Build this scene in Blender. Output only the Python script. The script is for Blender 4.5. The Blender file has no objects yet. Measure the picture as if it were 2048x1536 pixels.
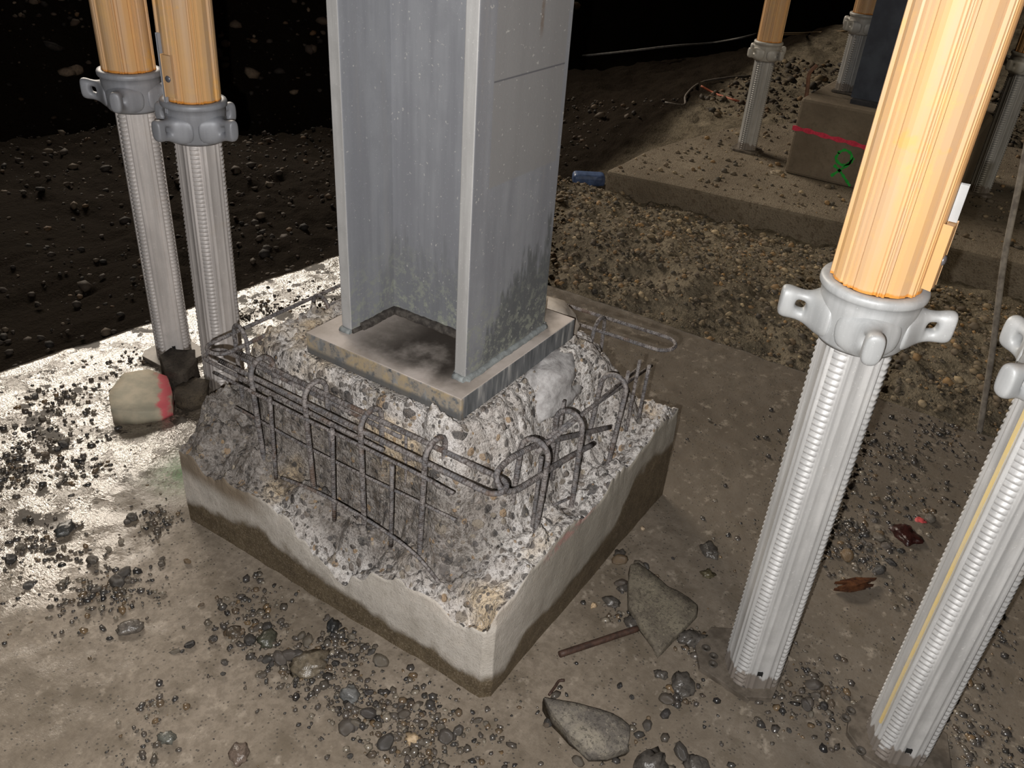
import bpy, bmesh, math, random
import numpy as np
from mathutils import Vector, Matrix, noise
random.seed(7); rng = np.random.default_rng(11)
scn = bpy.context.scene
COL = scn.collection
PI = math.pi

# ------------------------------------------------------------------ camera
FPX = 1690.0; CX, CY = 1024.0, 768.0
CAM = np.array([0.0, 0.0, 1.05])
def _ray(p):
    v = np.array([p[0]-CX, -(p[1]-CY), -FPX]); return v/np.linalg.norm(v)
_up = -_ray((825, 3450))
_d1 = _ray((2330, -207)); _d1 = _d1 - _d1.dot(_up)*_up; _d1 /= np.linalg.norm(_d1)
_d2 = np.cross(_up, _d1)
ROT = np.array([_d1, _d2, _up])
def at(x, y, z=0.0):
    """point on the horizontal plane z seen at a pixel of the 2048x1536 frame"""
    r = ROT @ _ray((x, y)); t = (z-CAM[2])/r[2]; return CAM + t*r
def at_x(x, y, X):
    r = ROT @ _ray((x, y)); return CAM + (X-CAM[0])/r[0]*r
cd = bpy.data.cameras.new('camera'); cam = bpy.data.objects.new('camera', cd); COL.objects.link(cam)
cd.sensor_width = 36.0; cd.lens = FPX/2048*36.0; cd.clip_start = 0.02; cd.clip_end = 100
M = Matrix.Identity(4)
for i in range(3):
    for j in range(3): M[i][j] = ROT[i][j]
M[0][3], M[1][3], M[2][3] = CAM
cam.matrix_world = M
scn.camera = cam

# ------------------------------------------------------------------ light
scn.view_settings.view_transform = 'Standard'; scn.view_settings.look = 'None'
scn.view_settings.exposure = 0.0; scn.view_settings.gamma = 1.0
w = bpy.data.worlds.new('night'); scn.world = w; w.use_nodes = True
w.node_tree.nodes['Background'].inputs[0].default_value = (0.5, 0.6, 0.8, 1)
w.node_tree.nodes['Background'].inputs[1].default_value = 0.006
def lamp(name, kind, loc, target, energy, color, **kw):
    ld = bpy.data.lights.new(name, kind); lo = bpy.data.objects.new(name, ld); COL.objects.link(lo)
    lo.location = loc; ld.energy = energy; ld.color = color
    if target is not None:
        lo.rotation_euler = (Vector(target)-Vector(loc)).to_track_quat('-Z', 'Y').to_euler()
    for k, v in kw.items(): setattr(ld, k, v)
    return lo
fo = ROT @ np.array([-0.034, -0.030, 0.0])
lamp('phone_flash', 'POINT', tuple(CAM+fo), None, 72.0, (1.0, 0.975, 0.945), shadow_soft_size=0.004)
# assumed area light, source unseen, set far left to give the wet-slab glare
lamp('assumed_glare_light', 'AREA', (4.9, 7.9, 4.4), (1.2, 1.5, 0), 640.0, (1.0, 0.89, 0.75), shape='RECTANGLE', size=4.2, size_y=1.5)
# added fill spot without a known source, brightens the mound and next footing
lamp('midground_fill', 'SPOT', (0.9, -1.6, 2.5), (3.3, 0.7, 0), 105.0, (1.0, 0.88, 0.68), spot_size=math.radians(34), spot_blend=0.7, shadow_soft_size=0.05)
# assumed unseen lamp far down the excavation, added to light the far bank
lamp('assumed_far_lamp', 'SPOT', (7.9, 0.9, 1.7), (9.2, 3.3, 1.3), 170.0, (1.0, 0.76, 0.46), spot_size=math.radians(50), spot_blend=0.3, shadow_soft_size=0.08)

# ------------------------------------------------------------------ object helpers
def tag(o, label=None, cat=None, group=None, kind=None):
    if label: o['label'] = label
    if cat: o['category'] = cat
    if group: o['group'] = group
    if kind: o['kind'] = kind
    return o
def empty(name, loc, label, cat, group=None, rz=0.0):
    o = bpy.data.objects.new(name, None); COL.objects.link(o); o.location = loc; o.rotation_euler = (0, 0, rz)
    o.empty_display_size = 0.05
    return tag(o, label, cat, group)
def mesh_np(name, V, F, mats, parent=None, smooth=False, attr=None, loc=None, midx=None):
    """V (n,3), F (m,k) int array or a list of tuples"""
    me = bpy.data.meshes.new(name)
    if isinstance(F, np.ndarray):
        V = np.asarray(V, dtype=np.float32); n, k = F.shape
        me.vertices.add(len(V)); me.vertices.foreach_set('co', V.ravel())
        me.loops.add(n*k); me.loops.foreach_set('vertex_index', F.astype(np.int32).ravel())
        me.polygons.add(n); me.polygons.foreach_set('loop_start', np.arange(0, n*k, k, dtype=np.int32))
        me.polygons.foreach_set('loop_total', np.full(n, k, dtype=np.int32))
        me.update(calc_edges=True)
    else:
        me.from_pydata([tuple(map(float, v)) for v in V], [], F); me.update()
    for m in (mats if isinstance(mats, (list, tuple)) else [mats]): me.materials.append(m)
    if smooth: me.polygons.foreach_set('use_smooth', np.ones(len(me.polygons), dtype=bool))
    if midx is not None: me.polygons.foreach_set('material_index', np.asarray(midx, dtype=np.int32))
    if attr is not None:
        for an, av in attr.items():
            a = me.attributes.new(an, 'FLOAT', 'POINT'); a.data.foreach_set('value', np.asarray(av, dtype=np.float32))
    me.validate()
    o = bpy.data.objects.new(name, me); COL.objects.link(o)
    if parent is not None: o.parent = parent
    if loc is not None: o.location = loc
    return o
def fix_normals(o):
    bm = bmesh.new(); bm.from_mesh(o.data); bmesh.ops.recalc_face_normals(bm, faces=bm.faces); bm.to_mesh(o.data); bm.free(); return o
def bm_obj(name, bm, mat, parent=None, smooth=False):
    bmesh.ops.recalc_face_normals(bm, faces=bm.faces)
    me = bpy.data.meshes.new(name); bm.to_mesh(me); bm.free()
    for m in (mat if isinstance(mat, (list, tuple)) else [mat]): me.materials.append(m)
    if smooth:
        for p in me.polygons: p.use_smooth = True
    o = bpy.data.objects.new(name, me); COL.objects.link(o)
    if parent is not None: o.parent = parent
    return o
def bevel(o, wd, seg=2, ang=0.6):
    m = o.modifiers.new('bevel', 'BEVEL'); m.width = wd; m.segments = seg; m.limit_method = 'ANGLE'; m.angle_limit = ang; return o
def box_bm(bm, x0, x1, y0, y1, z0, z1):
    vs = [bm.verts.new(p) for p in ((x0,y0,z0),(x1,y0,z0),(x1,y1,z0),(x0,y1,z0),(x0,y0,z1),(x1,y0,z1),(x1,y1,z1),(x0,y1,z1))]
    for f in ((0,3,2,1),(4,5,6,7),(0,1,5,4),(1,2,6,5),(2,3,7,6),(3,0,4,7)): bm.faces.new([vs[i] for i in f])
def smooth_path(pts, per=6):
    """Catmull-Rom through points"""
    P = [np.array(p, float) for p in pts]
    if len(P) < 3: return P
    P = [2*P[0]-P[1]]+P+[2*P[-1]-P[-2]]; out = []
    for i in range(1, len(P)-2):
        for k in range(per):
            t = k/per; a, b, c, d = P[i-1], P[i], P[i+1], P[i+2]
            out.append(0.5*((2*b)+(-a+c)*t+(2*a-5*b+4*c-d)*t*t+(-a+3*b-3*c+d)*t**3))
    out.append(P[-2]); return out
def tube(name, pts, r, mat, parent=None, n=10, taper=None):
    P = [np.array(p, float) for p in pts]; V = []; F = []
    T = []
    for i in range(len(P)):
        a = P[max(0, i-1)]; b = P[min(len(P)-1, i+1)]; t = b-a; T.append(t/np.linalg.norm(t))
    u = np.cross(T[0], [0.0, 0.0, 1.0])
    if np.linalg.norm(u) < 0.1: u = np.cross(T[0], [1.0, 0, 0])
    u /= np.linalg.norm(u); S = [0.0]
    for i in range(len(P)):
        u = u-u.dot(T[i])*T[i]; u /= np.linalg.norm(u); v = np.cross(T[i], u)
        rr = r if taper is None else r*taper(i/(len(P)-1))
        for k in range(n):
            a = 2*PI*k/n; V.append(P[i]+rr*(math.cos(a)*u+math.sin(a)*v))
        if i: S.append(S[-1]+np.linalg.norm(P[i]-P[i-1]))
    for i in range(len(P)-1):
        for k in range(n):
            F.append((i*n+k, i*n+(k+1) % n, (i+1)*n+(k+1) % n, (i+1)*n+k))
    F.append(tuple(range(n-1, -1, -1))); F.append(tuple((len(P)-1)*n+k for k in range(n)))
    o = mesh_np(name, V, F, mat, parent, attr={'run': np.repeat(S, n)})
    for p in o.data.polygons: p.use_smooth = len(p.vertices) == 4
    return o
def pathlen(pts, step=0.004):
    """resample polyline"""
    P = [np.array(p, float) for p in pts]; out = [P[0]]
    for a, b in zip(P, P[1:]):
        L = np.linalg.norm(b-a); m = max(1, int(L/step))
        for k in range(1, m+1): out.append(a+(b-a)*k/m)
    return out

# ------------------------------------------------------------------ numpy noise
def _hash(ix, iy, s):
    h = (ix.astype(np.int64)*374761393 + iy.astype(np.int64)*668265263 + s*974711) & 0x7fffffff
    h = ((h ^ (h >> 13))*1274126177) & 0x7fffffff
    return ((h ^ (h >> 16)) & 0xffff)/65535.0
def vnoise(x, y, s=0):
    ix = np.floor(x); iy = np.floor(y); fx = x-ix; fy = y-iy
    fx = fx*fx*(3-2*fx); fy = fy*fy*(3-2*fy); ix = ix.astype(int); iy = iy.astype(int)
    a = _hash(ix, iy, s); b = _hash(ix+1, iy, s); c = _hash(ix, iy+1, s); d = _hash(ix+1, iy+1, s)
    return (a*(1-fx)+b*fx)*(1-fy)+(c*(1-fx)+d*fx)*fy
def fbm(x, y, s=0, o=4, g=0.5):
    t = 0; a = 1; n = 0
    for k in range(o):
        t = t+a*(vnoise(x*2**k+13.7*k, y*2**k-7.1*k, s+k)-0.5); n += a; a *= g
    return t/n*2
def sstep(a, b, x):
    t = np.clip((x-a)/(b-a), 0, 1); return t*t*(3-2*t)
def poly_sd(X, Y, poly):
    """signed distance, negative inside"""
    d = np.full(X.shape, 1e9); ins = np.zeros(X.shape, bool); n = len(poly)
    for i in range(n):
        ax, ay = poly[i]; bx, by = poly[(i+1) % n]; ex, ey = bx-ax, by-ay
        t = np.clip(((X-ax)*ex+(Y-ay)*ey)/(ex*ex+ey*ey), 0, 1)
        d = np.minimum(d, np.hypot(X-ax-t*ex, Y-ay-t*ey))
        c = ((ay > Y) != (by > Y)) & (X < (bx-ax)*(Y-ay)/(by-ay+1e-12)+ax); ins ^= c
    return np.where(ins, -d, d)

# ------------------------------------------------------------------ materials
class NB:
    def __init__(s, name, rough=0.7, metal=0.0, spec=0.5):
        m = bpy.data.materials.new(name); m.use_nodes = True; s.m = m; s.t = m.node_tree
        s.b = s.t.nodes['Principled BSDF']; s.b.inputs['Roughness'].default_value = rough
        s.b.inputs['Metallic'].default_value = metal; s.b.inputs['Specular IOR Level'].default_value = spec
        s.co = s.t.nodes.new('ShaderNodeTexCoord').outputs['Object']
    def n(s, typ, **kw):
        nd = s.t.nodes.new(typ)
        for k, v in kw.items():
            if hasattr(nd, k) and not k[0].isupper(): setattr(nd, k, v)
            else:
                inp = nd.inputs[k.replace('_', ' ')] if k.replace('_', ' ') in nd.inputs else nd.inputs[k]
                if hasattr(v, 'is_output') or isinstance(v, bpy.types.NodeSocket): s.t.links.new(v, inp)
                else: inp.default_value = v
        return nd
    def lk(s, a, b): s.t.links.new(a, b)
    def noise(s, scale, detail=4, rough=0.55, vec=None, dist=0.0):
        nd = s.n('ShaderNodeTexNoise', Scale=scale, Detail=detail, Roughness=rough, Distortion=dist)
        s.lk(vec or s.co, nd.inputs['Vector']); return nd.outputs['Fac']
    def voro(s, scale, feature='F1', vec=None, rnd=1.0):
        nd = s.t.nodes.new('ShaderNodeTexVoronoi'); nd.feature = feature; nd.inputs['Scale'].default_value = scale
        nd.inputs['Randomness'].default_value = rnd
        s.lk(vec or s.co, nd.inputs['Vector']); return nd
    def ramp(s, fac, stops, interp='LINEAR'):
        nd = s.t.nodes.new('ShaderNodeValToRGB'); cr = nd.color_ramp; cr.interpolation = interp
        while len(cr.elements) < len(stops): cr.elements.new(0.5)
        for e, (p, c) in zip(cr.elements, stops):
            e.position = p; e.color = (c if len(c) == 4 else (*c, 1)) if hasattr(c, '__len__') else (c, c, c, 1)
        s.lk(fac, nd.inputs['Fac']); return nd.outputs['Color']
    def mix(s, fac, a, b, blend='MIX'):
        nd = s.t.nodes.new('ShaderNodeMix'); nd.data_type = 'RGBA'; nd.blend_type = blend
        for i, v in ((0, fac), (6, a), (7, b)):
            if isinstance(v, bpy.types.NodeSocket): s.lk(v, nd.inputs[i])
            elif i == 0: nd.inputs[0].default_value = v
            else: nd.inputs[i].default_value = (*v, 1) if len(v) == 3 else v
        return nd.outputs[2]
    def math(s, op, a, b=0.0, c=None, clamp=False):
        nd = s.t.nodes.new('ShaderNodeMath'); nd.operation = op; nd.use_clamp = clamp
        for i, v in enumerate((a, b) if c is None else (a, b, c)):
            if isinstance(v, bpy.types.NodeSocket): s.lk(v, nd.inputs[i])
            else: nd.inputs[i].default_value = v
        return nd.outputs[0]
    def mr(s, v, a, b, c=0.0, d=1.0, smooth=True):
        nd = s.t.nodes.new('ShaderNodeMapRange'); nd.interpolation_type = 'SMOOTHSTEP' if smooth else 'LINEAR'
        s.lk(v, nd.inputs[0])
        for i, q in enumerate((a, b, c, d)): nd.inputs[i+1].default_value = q
        return nd.outputs[0]
    def xyz(s):
        nd = s.t.nodes.new('ShaderNodeSeparateXYZ'); s.lk(s.co, nd.inputs[0]); return nd.outputs
    def stretch(s, sx, sy, sz):
        nd = s.t.nodes.new('ShaderNodeMapping'); nd.inputs['Scale'].default_value = (sx, sy, sz); s.lk(s.co, nd.inputs[0]); return nd.outputs[0]
    def bump(s, h, strength=0.5, dist=0.002, prev=None):
        nd = s.t.nodes.new('ShaderNodeBump'); nd.inputs['Strength'].default_value = strength; nd.inputs['Distance'].default_value = dist
        s.lk(h, nd.inputs['Height'])
        if prev is not None: s.lk(prev, nd.inputs['Normal'])
        return nd.outputs[0]
    def attr(s, name):
        nd = s.t.nodes.new('ShaderNodeAttribute'); nd.attribute_name = name; return nd.outputs['Fac']
    def objrand(s):
        return s.t.nodes.new('ShaderNodeObjectInfo').outputs['Random']
    def out(s, color=None, rough=None, normal=None, metal=None, coat=None):
        for v, k in ((color, 'Base Color'), (rough, 'Roughness'), (normal, 'Normal'), (metal, 'Metallic'), (coat, 'Coat Weight')):
            if v is None: continue
            if isinstance(v, bpy.types.NodeSocket): s.lk(v, s.b.inputs[k])
            elif k == 'Base Color': s.b.inputs[k].default_value = (*v, 1)
            else: s.b.inputs[k].default_value = v
        return s.m

STONES = [(0.0, (.035,.034,.036)), (.16, (.10,.095,.09)), (.32, (.20,.17,.145)), (.46, (.075,.07,.07)), (.58, (.27,.23,.18)), (.7, (.15,.125,.105)), (.8, (.36,.24,.13)), (.88, (.09,.085,.085)), (.95, (.42,.36,.28))]
def mat_broken():
    s = NB('broken_concrete', rough=0.85, spec=0.25); x, y, z = s.xyz()
    warp = s.n('ShaderNodeTexNoise', Scale=14.0, Detail=2.0); s.lk(s.co, warp.inputs['Vector'])
    vec = s.n('ShaderNodeMix', data_type='VECTOR'); vec.inputs[0].default_value = 0.03
    s.lk(s.co, vec.inputs[4]); s.lk(warp.outputs['Color'], vec.inputs[5]); v = vec.outputs[1]
    n1 = s.noise(9, 5, .6); n2 = s.noise(60, 4, .7); n3 = s.noise(260, 3, .7)
    base = s.ramp(n1, [(.28, (.40,.37,.34)), (.42, (.60,.56,.53)), (.55, (.74,.71,.69)), (.7, (.82,.78,.73))])
    base = s.mix(s.mr(n2, .35, .62, 0, .55), base, (.34,.30,.27))
    base = s.mix(s.mr(s.noise(5.5, 3, .5), .56, .68, 0, .7), base, (.66,.50,.30))
    base = s.mix(s.mr(n3, .5, .62, 0, .65), base, (.17,.15,.135)); base = s.mix(s.mr(s.noise(150, 3, .8), .56, .66, 0, .6), base, (.72,.68,.64))
    # the part behind the reinforcement on the left is darker, muddy stone
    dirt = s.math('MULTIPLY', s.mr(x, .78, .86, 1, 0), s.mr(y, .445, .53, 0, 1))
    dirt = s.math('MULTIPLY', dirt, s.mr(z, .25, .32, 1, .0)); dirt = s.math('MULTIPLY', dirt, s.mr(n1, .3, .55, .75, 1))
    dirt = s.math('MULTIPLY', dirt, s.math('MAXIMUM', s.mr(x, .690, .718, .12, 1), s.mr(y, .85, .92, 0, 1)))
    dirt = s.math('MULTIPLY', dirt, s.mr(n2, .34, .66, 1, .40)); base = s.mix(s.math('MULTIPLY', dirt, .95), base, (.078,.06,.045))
    hs = []; col = base
    for sc, thr, keep in ((36, .38, .55), (66, .42, .62), (125, .46, .6)):
        vo = s.voro(sc, vec=v); sep = s.t.nodes.new('ShaderNodeSeparateColor'); s.lk(vo.outputs['Color'], sep.inputs[0])
        present = s.math('LESS_THAN', sep.outputs[1], keep)
        size = s.math('MULTIPLY_ADD', sep.outputs[2], thr*.55, thr*.5)
        e = s.math('SUBTRACT', size, vo.outputs['Distance']); mask = s.mr(e, -.015, .03); mask = s.math('MULTIPLY', mask, present)
        pc = s.ramp(sep.outputs[0], STONES, 'CONSTANT'); pc = s.mix(s.mr(n2, .3, .7, 0, .45), pc, (.30,.26,.23))
        col = s.mix(s.math('MULTIPLY', mask, .88), col, pc)
        hs.append(s.math('MULTIPLY', mask, s.mr(e, 0, .25, .3, 1)))
    h = s.math('ADD', hs[0], s.math('MULTIPLY', hs[1], .5)); h = s.math('ADD', h, s.math('MULTIPLY', hs[2], .3))
    nb = s.bump(h, .8, .004); nb = s.bump(s.math('ADD', s.math('MULTIPLY', n2, .8), s.math('MULTIPLY', n3, .6)), .95, .009, nb)
    return s.out(col, normal=nb)
def mat_formed():
    s = NB('formed_concrete', spec=.3); x, y, z = s.xyz()
    n1 = s.noise(7, 5, .6); n2 = s.noise(45, 5, .7); n3 = s.noise(300, 3, .7)
    dry = s.ramp(n1, [(.3, (.42,.38,.33)), (.5, (.54,.50,.45)), (.7, (.60,.53,.46))])
    dry = s.mix(s.mr(n2, .4, .7, 0, .35), dry, (.30,.27,.23))
    dry = s.mix(s.mr(n3, .55, .68, 0, .5), dry, (.25,.22,.19))
    far = s.math('MULTIPLY', s.mr(x, .70, .9, 0, .75), s.mr(y, .421, .43, 1, 0)); dry = s.mix(far, dry, (.27,.245,.20))
    mud = s.math('MULTIPLY', s.mr(y, .84, .93, 0, 1), s.mr(z, .095, .125, 0, 1)); dry = s.mix(s.math('MULTIPLY', mud, .85), dry, (.17,.125,.08))
    # damp band
    lev = s.math('ADD', s.math('MULTIPLY', s.math('SUBTRACT', s.noise(6, 3, .55), .5), .14), .052)
    right = s.math('MULTIPLY', s.mr(x, 1.03, 1.14, 0, .07), 1.0); lev = s.math('ADD', lev, right)
    damp = s.mr(s.math('SUBTRACT', s.math('MULTIPLY_ADD', n2, .02, lev), z), -.006, .016)
    wet = s.mix(s.mr(n2, .3, .7), (.075,.055,.033), (.135,.103,.064)); wet = s.mix(s.mr(n3, .5, .65, 0, .6), wet, (.26,.21,.15))
    col = s.mix(damp, dry, wet)
    # trace of pink marking spray along the right-hand rim
    pk = s.math('MULTIPLY', s.mr(s.math('ABSOLUTE', s.math('SUBTRACT', z, .178)), .003, .012, 1, 0), s.math('MULTIPLY', s.mr(x, .80, .84), s.mr(x, .93, .98, 1, 0)))
    pk = s.math('MULTIPLY', pk, s.mr(n2, .4, .55)); col = s.mix(s.math('MULTIPLY', pk, .5), col, (.6,.26,.24))
    nb = s.bump(s.math('ADD', n2, s.math('MULTIPLY', n3, .7)), .55, .003)
    return s.out(col, s.mr(damp, 0, 1, .85, .5), nb)
def mat_slab():
    s = NB('wet_muddy_concrete', spec=.8); x, y, z = s.xyz()
    n1 = s.noise(3.0, 5, .6, dist=.4); n2 = s.noise(16, 5, .65); n3 = s.noise(140, 4, .75)
    col = s.ramp(n1, [(.25, (.11,.09,.068)), (.42, (.185,.152,.116)), (.58, (.255,.213,.168)), (.75, (.34,.287,.235))])
    # right-hand side carries darker mud
    dk = s.mr(s.math('ADD', s.math('SUBTRACT', x, y), s.math('MULTIPLY', n2, .2)), .55, 1.1, 0, .72); col = s.mix(dk, col, (.118,.10,.08))
    gm = s.math('MULTIPLY', s.mr(s.n('ShaderNodeVectorMath', operation='DISTANCE', **{}).outputs[0] if False else s.math('ABSOLUTE', s.math('SUBTRACT', y, 1.19)), .0, .09, 1, 0), s.mr(s.math('ABSOLUTE', s.math('SUBTRACT', x, .80)), .03, .14, 1, 0))
    col = s.mix(s.math('MULTIPLY', gm, .7), col, (.06,.25,.06))
    col = s.mix(s.mr(n2, .5, .68, 0, .6), col, (.11,.088,.062))
    col = s.mix(s.mr(s.noise(34, 3, .6), .62, .72, 0, .45), col, (.42,.36,.29))
    # grit sunk in the film
    vo = s.voro(210); sep = s.t.nodes.new('ShaderNodeSeparateColor'); s.lk(vo.outputs['Color'], sep.inputs[0])
    gr = s.math('MULTIPLY', s.math('LESS_THAN', sep.outputs[0], s.mr(n2, .42, .62, .03, .35)), s.mr(vo.outputs['Distance'], .25, .42, 1, 0))
    col = s.mix(s.math('MULTIPLY', gr, .8), col, (.05,.045,.04))
    # standing water film toward the left back, rough drier mud elsewhere
    wet = s.mr(s.math('ADD', s.math('MULTIPLY', n2, .5), s.math('MULTIPLY', n1, .5)), .40, .56, 1, 0)
    back = s.mr(s.math('ADD', y, s.math('MULTIPLY', n1, .5)), 1.30, 1.55, 0, 1)
    wet = s.math('MAXIMUM', s.math('MULTIPLY', wet, .22), s.math('MULTIPLY', back, s.mr(n2, .50, .60, 1, .3)))
    col = s.mix(s.mr(s.noise(70, 5, .8), .40, .62, .0, .55), col, (.13,.105,.08)); col = s.mix(s.mr(s.noise(28, 5, .7), .56, .70, 0, .5), col, (.40,.345,.28))
    # clumps of dark soil lying in the film at the back
    soil = s.math('MULTIPLY', s.mr(s.noise(11, 6, .72), .545, .575), s.mr(s.math('SUBTRACT', y, s.math('MULTIPLY', x, .12)), 1.10, 1.22))
    col = s.mix(s.math('MULTIPLY', soil, .9), col, (.045,.036,.028)); wet = s.math('MULTIPLY', wet, s.mr(soil, 0, 1, 1, 0))
    rough = s.mr(wet, 0, 1, .60, .10, False)
    ang = s.noise(1, 3, .6, s.stretch(230, 110, 90))
    h = s.math('ADD', s.math('MULTIPLY', n3, .5), s.math('MULTIPLY', n2, .8)); h = s.math('ADD', h, s.math('MULTIPLY', gr, .25)); h = s.math('ADD', h, s.math('MULTIPLY', soil, 1.2))
    nb = s.bump(h, .45, .003); nb = s.bump(s.math('MULTIPLY', ang, s.mr(wet, .1, .9, .12, 1)), .6, .004, nb)
    s.lk(wet, s.b.inputs['Coat Weight']); s.b.inputs['Coat Roughness'].default_value = .08; s.lk(nb, s.b.inputs['Coat Normal'])
    s.lk(s.mr(wet, .1, .9, .25, 1.0), s.b.inputs['Specular IOR Level'])
    return s.out(col, rough, nb)
def mat_footing():
    s = NB('gritty_footing_concrete', spec=.25, rough=.85); n1 = s.noise(5, 5, .6); n2 = s.noise(40, 4, .7); n3 = s.noise(160, 3, .7)
    col = s.ramp(n1, [(.3, (.15,.12,.085)), (.6, (.225,.185,.135)), (.75, (.27,.225,.165))]); col = s.mix(s.mr(n2, .48, .66, 0, .8), col, (.12,.09,.06))
    col = s.mix(s.mr(n3, .58, .7, 0, .7), col, (.08,.065,.05))
    return s.out(col, normal=s.bump(s.math('ADD', n2, n3), .7, .008))
def mat_block():
    s = NB('painted_block_concrete', spec=.25, rough=.85); x, y, z = s.xyz(); n1 = s.noise(6, 5, .6); n2 = s.noise(50, 4, .7)
    col = s.ramp(n1, [(.3, (.13,.10,.07)), (.6, (.20,.16,.115)), (.75, (.24,.20,.145))]); col = s.mix(s.mr(n2, .5, .7, 0, .6), col, (.12,.1,.07))
    col = s.mix(s.mr(z, .20, .27, 0, .35), col, (.14,.115,.085))
    return s.out(col, normal=s.bump(n2, .5, .006))
def mat_spray(name, c):
    s = NB(name, rough=.8, spec=.2); return s.out(s.mix(s.mr(s.noise(60, 4, .7), .35, .7, 0, .55), c, tuple(q*.4 for q in c)))
def mat_earth(name='gravelly_earth', dark=1.0):
    s = NB(name, rough=.9, spec=.2); n1 = s.noise(4, 5, .6); n2 = s.noise(30, 5, .7); n3 = s.noise(130, 3, .7)
    col = s.ramp(n1, [(.3, (.10,.08,.053)), (.5, (.165,.136,.094)), (.7, (.24,.20,.14))]); col = s.mix(s.mr(n2, .45, .65, 0, .7), col, (.06,.046,.03))
    col = s.mix(s.mr(n3, .52, .7, 0, .6), col, (.28,.235,.17))
    x, y, z = s.xyz()
    # earth toward the pit coloured near black to offset spill from the added lights
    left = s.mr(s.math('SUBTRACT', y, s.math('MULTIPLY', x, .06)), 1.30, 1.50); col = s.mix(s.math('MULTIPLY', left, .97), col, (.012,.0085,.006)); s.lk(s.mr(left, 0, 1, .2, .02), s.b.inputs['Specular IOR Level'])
    return s.out(col, normal=s.bump(s.math('ADD', n2, s.math('MULTIPLY', n3, .5)), .9, .015))
def mat_stones(name, wet=False, use_attr=True, k=1.0, warm=(1, 1, 1)):
    s = NB(name, rough=.25 if wet else .75, spec=.6 if wet else .3)
    r = s.attr('tone') if use_attr else s.objrand()
    col = s.ramp(r, [(p, tuple(min(1, q*k*w_) for q, w_ in zip(c, warm))) for p, c in STONES], 'LINEAR')
    n = s.noise(90, 4, .7); col = s.mix(s.mr(n, .4, .7, 0, .5), col, (.12*k, .095*k, .07*k))
    return s.out(col, normal=s.bump(n, .5, .002))
def mat_galv(name, c, dark, rough=.55, metal=.25, lines=True, scale=1.0):
    s = NB(name, rough=rough, metal=metal, spec=.4); x, y, z = s.xyz()
    n1 = s.noise(1, 4, .6, s.stretch(45*scale, 45*scale, 3.5*scale)); n2 = s.noise(25*scale, 5, .65); n3 = s.noise(260, 3, .8)
    col = s.mix(s.mr(n1, .35, .65), c, dark); col = s.mix(s.mr(n2, .45, .7, 0, .5), col, dark)
    col = s.mix(s.mr(n3, .62, .72, 0, .5), col, tuple(min(1, q*1.5) for q in c))
    return s, col, (n1, n2, n3), (x, y, z)
def mat_inner(name, c, dirt=True):
    s, col, (n1, n2, n3), (x, y, z) = mat_galv(name, c, tuple(q*.72 for q in c), .5, .15)
    lev = s.math('ADD', .035, s.math('MULTIPLY', s.math('SUBTRACT', s.noise(1, 3, .6, s.stretch(60, 60, 8)), .5), .06))
    dm = s.mr(s.math('SUBTRACT', lev, z), -.002, .004); col = s.mix(s.math('MULTIPLY', dm, .9), col, (.19,.16,.135))
    col = s.mix(s.mr(s.noise(9, 3, .5), .6, .7, 0, .3), col, (.5,.4,.3))
    return s.out(col, normal=s.bump(n3, .2, .001))
def mat_yellow(name='yellow_powder_coat'):
    s = NB(name, rough=.5, spec=.35); x, y, z = s.xyz()
    n1 = s.noise(1, 4, .6, s.stretch(40, 40, 4)); n2 = s.noise(30, 5, .65)
    col = s.mix(s.mr(n1, .35, .65), (.66,.39,.17), (.58,.38,.22)); col = s.mix(s.mr(n2, .5, .68, 0, .5), col, (.70,.43,.17))
    col = s.mix(s.mr(s.noise(13, 4, .6), .60, .66, 0, .5), col, (.80,.42,.09))
    rim = s.mr(s.math('ADD', z, s.math('MULTIPLY', n2, .012)), .0075, .010, 1, 0); col = s.mix(s.math('MULTIPLY', rim, .8), col, (.62,.22,.01))
    return s.out(col, normal=s.bump(n2, .12, .001))
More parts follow.
